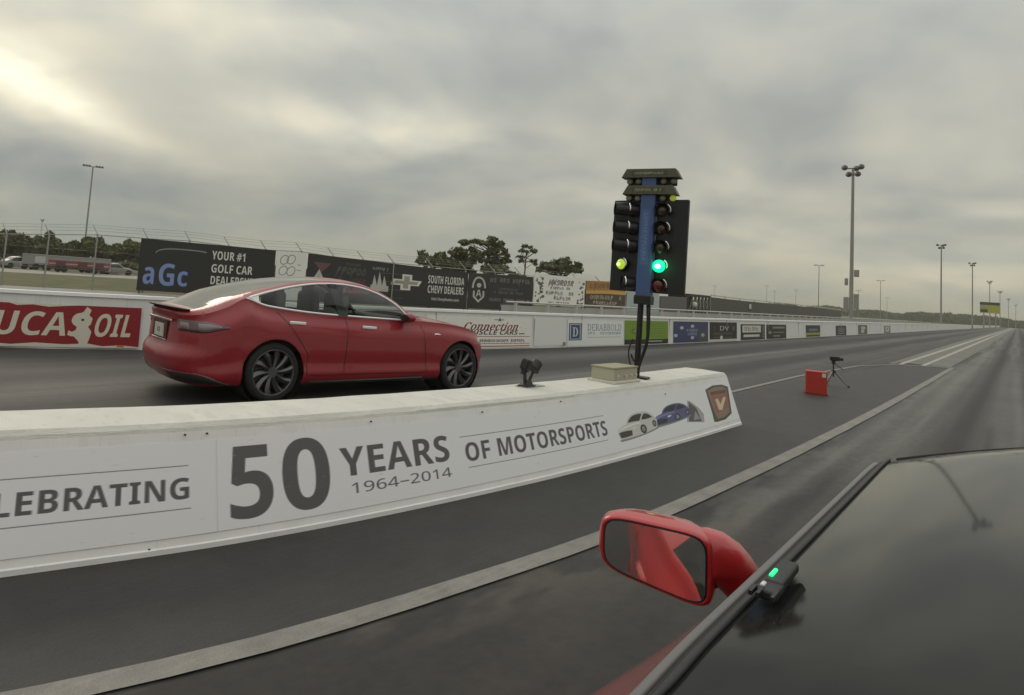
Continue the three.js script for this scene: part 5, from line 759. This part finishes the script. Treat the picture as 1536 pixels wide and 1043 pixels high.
// scoreboard
{
  const D = 300, b = atDist(1485, D), t = thing('scoreboard', 'yellow scoreboard with dark top band on two legs beside the far track', 'scoreboard', [b.x, 0, b.z], Math.atan2(b.x, b.z) + .0); t.rotation.y += Math.PI; t.rotation.y = Math.atan2(-b.x, -b.z);
  const y0 = hAt(1485, 470, D), y1 = hAt(1485, 453.5, D), w = 18 / F * D * .93;
  const yel = std(.42, .42, .03, .6);
  mesh('panel', rbox(w, y1 - y0, .5, .05, 0, (y0 + y1) / 2, 0), yel, t); mesh('top_band', box(w * .99, (y1 - y0) * .24, .1, 0, y1 - (y1 - y0) * .14, .28), M.black, t); mesh('display', box(w * .36, (y1 - y0) * .26, .1, -w * .28, y0 + (y1 - y0) * .2, .28), M.black, t); mesh('display', box(w * .36, (y1 - y0) * .2, .1, -w * .28, y0 + (y1 - y0) * .52, .28), std(.35, .35, .25, .6), t);
  for (const s of [-.3, .3]) mesh('leg', box(.35, y0, .35, s * w, y0 / 2, 0), M.poleGrey, t);
}
// dark screen fence, timber stand
{
  const scr = std(.085, .083, .073, .9);
  const t = thing('screen_fence', 'long dark mesh screen with pale rail on top beyond the white railing', 'screen');
  const xs = [1067, 1088, 1110, 1132, 1155, 1178, 1203, 1230, 1262], top = [446, 448.5, 451, 453, 455.5, 457.5, 460, 463, 467];
  const pts = xs.map((x, i) => { const h = fencePath.hit(x, 470, .2); return [h.p, onPlane(x, top[i], fencePath.at(h.s - .5, .2), fencePath.at(h.s + .5, .2)).y]; });
  for (let i = 0; i < pts.length - 1; i++) { const [a, ya] = pts[i], [b, yb] = pts[i + 1]; const A = a.clone().setY(.1), B = b.clone().setY(.1); mesh('screen_panel', quadPanel(A, B.clone().lerp(A, .004), b.clone().setY(yb), a.clone().setY(ya), .06), scr, t); mesh('top_rail', rod(a.clone().setY(ya + .25), b.clone().setY(yb + .25), .06, .06, 6), std(.5, .48, .4, .7), t); mesh('post', rod(a.clone().setY(0).add(V3(-.08, 0, 0)), a.clone().setY(ya + .3).add(V3(-.08, 0, 0)), .05), M.galv, t); }
  const h = fencePath.hit(1125.5, 460, .32).p; single('notice_board', rbox(.06, .62, 1.0, .01, h.x, h.y, h.z), std(.5, .5, .45, .7), 'small white notice on the dark mesh screen', 'notice');
}
{
  const A = fencePath.hit(1033, 460, .2).p, B = fencePath.hit(1065, 460, .2).p, hy = onPlane(1050, 442, A, B).y, L = A.distanceTo(B);
  const t = thing('timber_stand', 'dark timber stand with braces beside the grey hoarding', 'stand', [A.x, 0, A.z], Math.atan2(-(B.z - A.z), B.x - A.x));
  const dk = std(.045, .04, .035, .9), gy = std(.12, .11, .1, .9);
  mesh('deck', box(L, .25, 2.2, L / 2, hy - .15, -1.1), dk, t); for (let i = 0; i <= 6; i++) mesh('post', box(.18, hy - .1, .18, L * i / 6, hy / 2, -.1), dk, t); for (let i = 0; i < 6; i++) { mesh('brace', rod(V3(L * i / 6, .2, 0), V3(L * (i + 1) / 6, hy - .3, 0), .09), gy, t); }
  mesh('back_wall', box(L, hy, .1, L / 2, hy / 2, -2.2), dk, t); mesh('lamp', new THREE.SphereGeometry(.3, 12, 8).translate(L * .2, hy * .55, .15), std(.6, .6, .55, .6), t);
}
// ---------------------------------------------------------------- trees
const leafM = [phys(.12, .135, .05, { roughness: .95 }), phys(.105, .12, .05, { roughness: .95 }), phys(.12, .125, .06, { roughness: .95 })]; leafM.forEach(m => m.side = THREE.DoubleSide);
const barkM = std(.075, .065, .05, .95);
function leafClumps(list, r, size, density) {       // list of [x,y,z,rx,ry,rz]: small leaf faces spread through each clump
  const p = [], nrm = [];
  for (const [cx, cy, cz, rx, ry, rz] of list) {
    const n = Math.round(density * Math.pow(rx * ry * rz, .72));
    for (let i = 0; i < n; i++) {
      let a = r() * 6.283, u = r() * 2 - 1, q = Math.pow(r(), .36), s = Math.sqrt(1 - u * u); const lump = .82 + .36 * vnoise(a * 1.4 + cx, u * 2.2 + cz, 7);
      const x = cx + Math.cos(a) * s * rx * q * lump, y = cy + u * ry * q * lump, z = cz + Math.sin(a) * s * rz * q * lump, k = size * (.55 + .9 * r());
      const b = r() * 6.283, tl = r() * 2 - 1, ex = V3(Math.cos(b), tl * .7, Math.sin(b)).normalize(), ey = V3(-Math.sin(b) * .6, .5 + r() * .5, Math.cos(b) * .6).normalize();
      for (const [e, f] of [[-.5, -.35], [.5, -.35], [.12, .6]]) p.push(x + (ex.x * e + ey.x * f) * k, y + (ex.y * e + ey.y * f) * k, z + (ex.z * e + ey.z * f) * k);
    }
  }
  const g = new THREE.BufferGeometry(); g.setAttribute('position', new THREE.Float32BufferAttribute(p, 3)); g.computeVertexNormals(); return g;
}
// clumps given as pixels at the tree's distance: [px, py, half-width px, half-height px]
function tree(name, label, dist, trunks, clumps, seed, mi = 0, opt = {}) {
  const r = rng(seed), o = atDist(opt.px ?? clumps[0][0], dist), t = thing(name, label, opt.cat ?? 'tree', [o.x, 0, o.z], 0, opt.group), ft = V3(o.x, 0, o.z).normalize(), rt = V3(-ft.z, 0, ft.x);
  const loc = (px, py) => { const w = atDist(px, dist); const l = w.sub(o); const k = l.dot(rt); return V3(rt.x * k, hAt(px, py, dist), rt.z * k); };
  const list = clumps.map(([px, py, w, h]) => { const c = loc(px, py), m = dist / F, dz = (r() - .5) * w * m * .8; c.addScaledVector(ft, dz); return [c.x, c.y, c.z, w * m, h * m, w * m * .9]; }).flatMap(([x, y, z, a, b, c]) => Array.from({ length: 7 }, (_, i) => { const t = r() * 6.283, u = r() * 1.7 - .7, q = Math.sqrt(Math.max(0, 1 - u * u)) * .72, k = .34 + .2 * r(); return [x + Math.cos(t) * q * a, y + u * b * .66, z + Math.sin(t) * q * c, a * k, b * k * .9, c * k]; }));
  mesh('crown', leafClumps(list, r, (opt.leaf ?? .5) * .8, (opt.dens ?? 260) * 1.0), leafM[mi], t);
  const gs = []; for (const [bx, tx, ty, rad] of trunks) { const a = loc(bx, 500).setY(-.05), b = loc(tx, ty); const mid = a.clone().lerp(b, .5).add(V3((r() - .5) * .5, 0, (r() - .5) * .5)); gs.push(rod(a, mid, rad, rad * .75, 8), rod(mid, b, rad * .75, rad * .35, 8)); for (const c of list) { const e = V3(c[0], c[1], c[2]); if (e.distanceTo(b) < (opt.reach ?? 5) && r() < .3) gs.push(rod(mid.clone().lerp(b, .3 + .6 * r()), e, rad * .35, rad * .12, 5)); } }
  if (gs.length) mesh('trunk', gs, barkM, t);
  return t;
}
tree('pine_tree', 'small pine at the edge of the grove behind the long black billboard', 74, [[632, 633, 392, .16]], [[631, 381, 9, 6], [641, 387, 10, 5], [627, 391, 8, 6], [640, 396, 12, 6], [652, 390, 7, 5]], 1, 0);
tree('oak_tree', 'broad rounded oak in the grove behind the long black billboard', 82, [[675, 676, 396, .35], [690, 694, 392, .3]], [[662, 386, 15, 9], [680, 380, 18, 9], [698, 378, 14, 8], [668, 397, 20, 9], [692, 394, 22, 11], [712, 390, 12, 10], [655, 398, 12, 8], [690, 407, 34, 7]], 2, 0, { dens: 300 });
tree('pine_tree', 'tall pine with layered flat crown, highest in the grove', 78, [[724, 729, 368, .22], [742, 741, 374, .2]], [[695, 364, 12, 4], [710, 363, 11, 5], [724, 366, 10, 6], [731, 360, 9, 4.5], [742, 366, 11, 5], [748, 374, 9, 5], [732, 377, 12, 6], [720, 383, 9, 5], [752, 384, 8, 4], [757, 391, 10, 5], [738, 394, 13, 6], [745, 403, 14, 6], [728, 404, 10, 6]], 3, 0, { dens: 330 });
tree('palm_tree', 'thin lone palm-like pine with sparse tuft beside the grove', 80, [[783, 786, 376, .13]], [[787, 370, 8, 3.4], [778, 375, 5, 3], [796, 377, 6, 3.6], [786, 379, 5, 3], [776, 386, 5, 3], [779, 391, 4, 3], [797, 392, 5, 3], [801, 397, 4, 3]], 4, 0, { dens: 320, reach: 3.2, leaf: .45 });
tree('oak_tree', 'low domed oak behind the white lettered hoarding', 84, [[838, 840, 402, .3]], [[816, 398, 11, 6], [832, 396, 13, 7], [847, 394, 13, 8], [858, 399, 11, 7], [840, 404, 26, 7], [808, 404, 8, 5]], 5, 1, { dens: 320 });
tree('shrub', 'low scrub peeping over the black shield hoarding', 70, [], [[768, 413, 9, 3], [752, 408, 12, 4], [780, 414, 8, 3], [734, 410, 12, 5]], 6, 2, { cat: 'shrub', dens: 300 });
const far = (px, w, top, base, seed, label, mi) => { const D = 128, cl = [], r = rng(seed); const n = Math.max(5, Math.round(w / 5)); for (let i = 0; i < n; i++) { const x = px + (r() - .5) * w * .9, e = 1 - Math.pow(Math.abs(x - px) / (w / 2), 2.2) * .7; const y = mix(base - 4, top + 4, Math.min(1, e * (.35 + .65 * r()))); cl.push([x, y, 5 + r() * 5, 3.5 + r() * 3]); } cl.push([px, base - 4, w * .5, 6], [px, mix(top, base, .5), w * .46, (base - top) * .34], [px - w * .2, mix(top, base, .4), w * .22, (base - top) * .25], [px + w * .22, mix(top, base, .45), w * .2, (base - top) * .22]); tree('oak_tree', label, D, [[px, px + 1, mix(top, base, .5), .3]], cl, seed, mi, { px, dens: 560, leaf: .75, group: 'trees beyond the wire fence' }); };
[[-30, 56, 336, 388], [8, 50, 341, 390], [34, 38, 354, 392], [58, 42, 347, 394], [86, 36, 366, 396], [104, 38, 360, 398], [131, 50, 354, 400], [160, 44, 364, 400], [186, 56, 354, 402], [222, 44, 362, 404]].forEach(([x, w, a, b], i) => far(x, w, a, b, 40 + i, ['tall dark tree beyond the dark parked car', 'broad dark tree behind the pale grey parked car', 'small round tree between the pale grey and white parked cars', 'dark tree beside the thin mast behind the grey trailer', 'lowest bushy tree behind the middle of the grey trailer', 'rounded tree at the foot of the tall thin light pole', 'wide tree behind the dull red trailer', 'low tree behind the white car at the red trailer', 'tall tree behind the light grey car', 'tree half hidden behind the large black billboard'][i], i % 2));
{ // far wood along the horizon, too distant to tell its trees apart
  const r = rng(90), list = []; for (let i = 0; i < 520; i++) { const a = mix(-6, 34, r()) * Math.PI / 180, d = 620 + 90 * r(), h = (3.5 + 2.5 * r()) * (.7 + .6 * vnoise(a * 40, 1, 5)); list.push([-Math.sin(a) * d, h * .45, -Math.cos(a) * d, 5 + 5 * r(), h * .55, 6]); }
  for (let i = 0; i < 90; i++) { const a = mix(28, 64, r()) * Math.PI / 180, d = 260 + 60 * r(), h = 3 + 2 * r(); list.push([-Math.sin(a) * d, h * .45, -Math.cos(a) * d, 6, h * .55, 6]); }
  setting('far_wood', leafClumps(list, r, 2.2, 26), (() => { const m = phys(.045, .055, .03, { roughness: .95 }); m.side = THREE.DoubleSide; return m; })(), 'stuff'); scene.children.at(-1).userData.label = 'low dark line of distant woodland along the horizon'; scene.children.at(-1).userData.category = 'woodland';
}
// ---------------------------------------------------------------- parked trailers and cars beyond the fence
{
  const D = 96, place = (px) => { const b = atDist(px, D); return [[b.x, 0, b.z], Math.atan2(b.x, b.z)]; }, m = D / F;
  const wheelG = new THREE.CylinderGeometry(.38, .38, .25, 16).rotateX(Math.PI / 2);
  const trailer = (px0, px1, pyT, col, name, label, extra) => {
    const [p, a] = place((px0 + px1) / 2), w = (px1 - px0) * m, H = hAt((px0 + px1) / 2, pyT, D), t = thing(name, label, 'trailer', p, a, 'vehicles parked beyond the fence');
    t.rotation.y = Math.atan2(-p[0], -p[2]); mesh('box_body', rbox(w, H - .6, 2.4, .08, 0, .6 + (H - .6) / 2, 0), col, t); mesh('chassis', box(w * .96, .18, 2, 0, .5, 0), M.black, t); for (const x of [-.34, -.24, .26]) mesh('wheel', wheelG.clone().translate(w * x, .38, 1.1), M.tyre, t);
    extra?.(t, w, H); return t;
  };
  trailer(42, 148, 385, std(.26, .27, .26, .6), 'box_trailer', 'long grey white box trailer parked beyond the wire fence', (t, w, H) => { mesh('roof', box(w * 1.0, .1, 2.5, 0, H + .02, 0), std(.4, .4, .38, .6), t); mesh('side_door', box(w * .12, H * .45, .04, -w * .3, 1.3, 1.22), std(.5, .5, .48, .6), t); });
  { const t = trailer(79, 148, 391.5, std(.19, .065, .06, .6), 'race_trailer', 'dull red race trailer parked in front of the grey trailer', (t, w, H) => { for (const x of [-.3, .05, .32]) mesh('window', box(w * .16, .5, .04, w * x, H * .72, 1.22), std(.1, .04, .045, .3), t); mesh('stripe', box(w * .98, .14, .03, 0, 1.0, 1.215), std(.4, .3, .29, .6), t); }); t.position.multiplyScalar(.93); t.position.y = 0; }
  const S = { x0: -2.2, x1: 2.2, rearR: .5, frontR: .7, rearN: 2.5, frontN: 2.2, flare: .01, step: .15, NL: 8, NR: 5, belt: [[-2.2, .85], [-1.4, .98], [-1, .95], [.8, .92], [1.4, .88], [2.2, .6]], glassTop: [[-2.2, .85], [-1.4, .98], [-.7, 1.35], [0, 1.4], [.8, .92], [1.4, .88], [2.2, .6]], rail: [[-2.2, .88], [-1.4, 1.05], [-.7, 1.42], [0, 1.45], [.85, .96], [1.4, .92], [2.2, .62]], crown: [[-2.2, .92], [-1.6, 1.05], [-.7, 1.48], [0, 1.5], [.9, 1.0], [1.4, .96], [2.2, .65]], width: [[-2.2, .85], [0, .9], [2.2, .82]], beltW: [[-2, .92], [2, .92]], topW: [[-2.2, .92], [-1.4, .9], [-.3, .72], [.8, .92], [2.2, .92]], railW: [[-2.2, .8], [-.3, .64], [2.2, .8]], rocker: [[-2.2, .3], [2.2, .25]], profile: [[0, .94], [.3, .98], [.7, .99], [1, .92]], rearX: [[.2, .1], [.6, 0], [1, .05]], frontX: [[.2, -.1], [.5, 0], [1, -.1]], arches: [[-1.3, .33, .37], [1.35, .33, .37]], single: [], part: (x, k) => k === 'glass' ? (x > -1.4 && x < .8 ? 'window' : null) : 'body' };
  const C = carShell(S);
  const pcar = (px, col, label, turn) => { const [p] = place(px), t = thing('parked_car', label, 'car', p, 0, 'vehicles parked beyond the fence'); t.rotation.y = Math.atan2(-p[0], -p[2]) + turn; for (const k in C.geos) { const n = k.split('|')[0]; mesh(n, C.geos[k], n === 'window' ? M.roofGlass : col, t); } mesh('underbody', box(3.8, .3, 1.3, 0, .4, 0), M.black, t); for (const x of [-1.3, 1.35]) for (const z of [-.78, .78]) mesh('wheel', wheelG.clone().scale(.86, .86, .8).translate(x, .33, z), M.tyre, t); };
  pcar(20, std(.27, .27, .27, .35), 'pale grey car parked left of the grey trailer beyond the fence', .5); pcar(48, std(.33, .33, .33, .35), 'white car parked at the end of the grey trailer', .1); pcar(-14, std(.05, .055, .06, .3), 'dark car parked beside the pale grey car', .2);
  pcar(137, std(.3, .29, .28, .35), 'white car parked at the tail of the dull red trailer', -.4); pcar(171, std(.22, .21, .2, .4), 'light grey car parked next to the billboard edge', .1);
  const b = place(160)[0]; const bl = thing('low_shed', 'low white shed between red trailer and billboard', 'shed', b); bl.rotation.y = Math.atan2(-b[0], -b[2]); mesh('wall', box(2.6, 1.5, 2, 0, .75, -3), std(.5, .48, .44, .7), bl); mesh('roof', box(2.9, .12, 2.3, 0, 1.56, -3), std(.3, .3, .28, .7), bl);
}
scene.fog = new THREE.FogExp2(0xb4b3a6, 0.0005);
renderer.render(scene, camera);
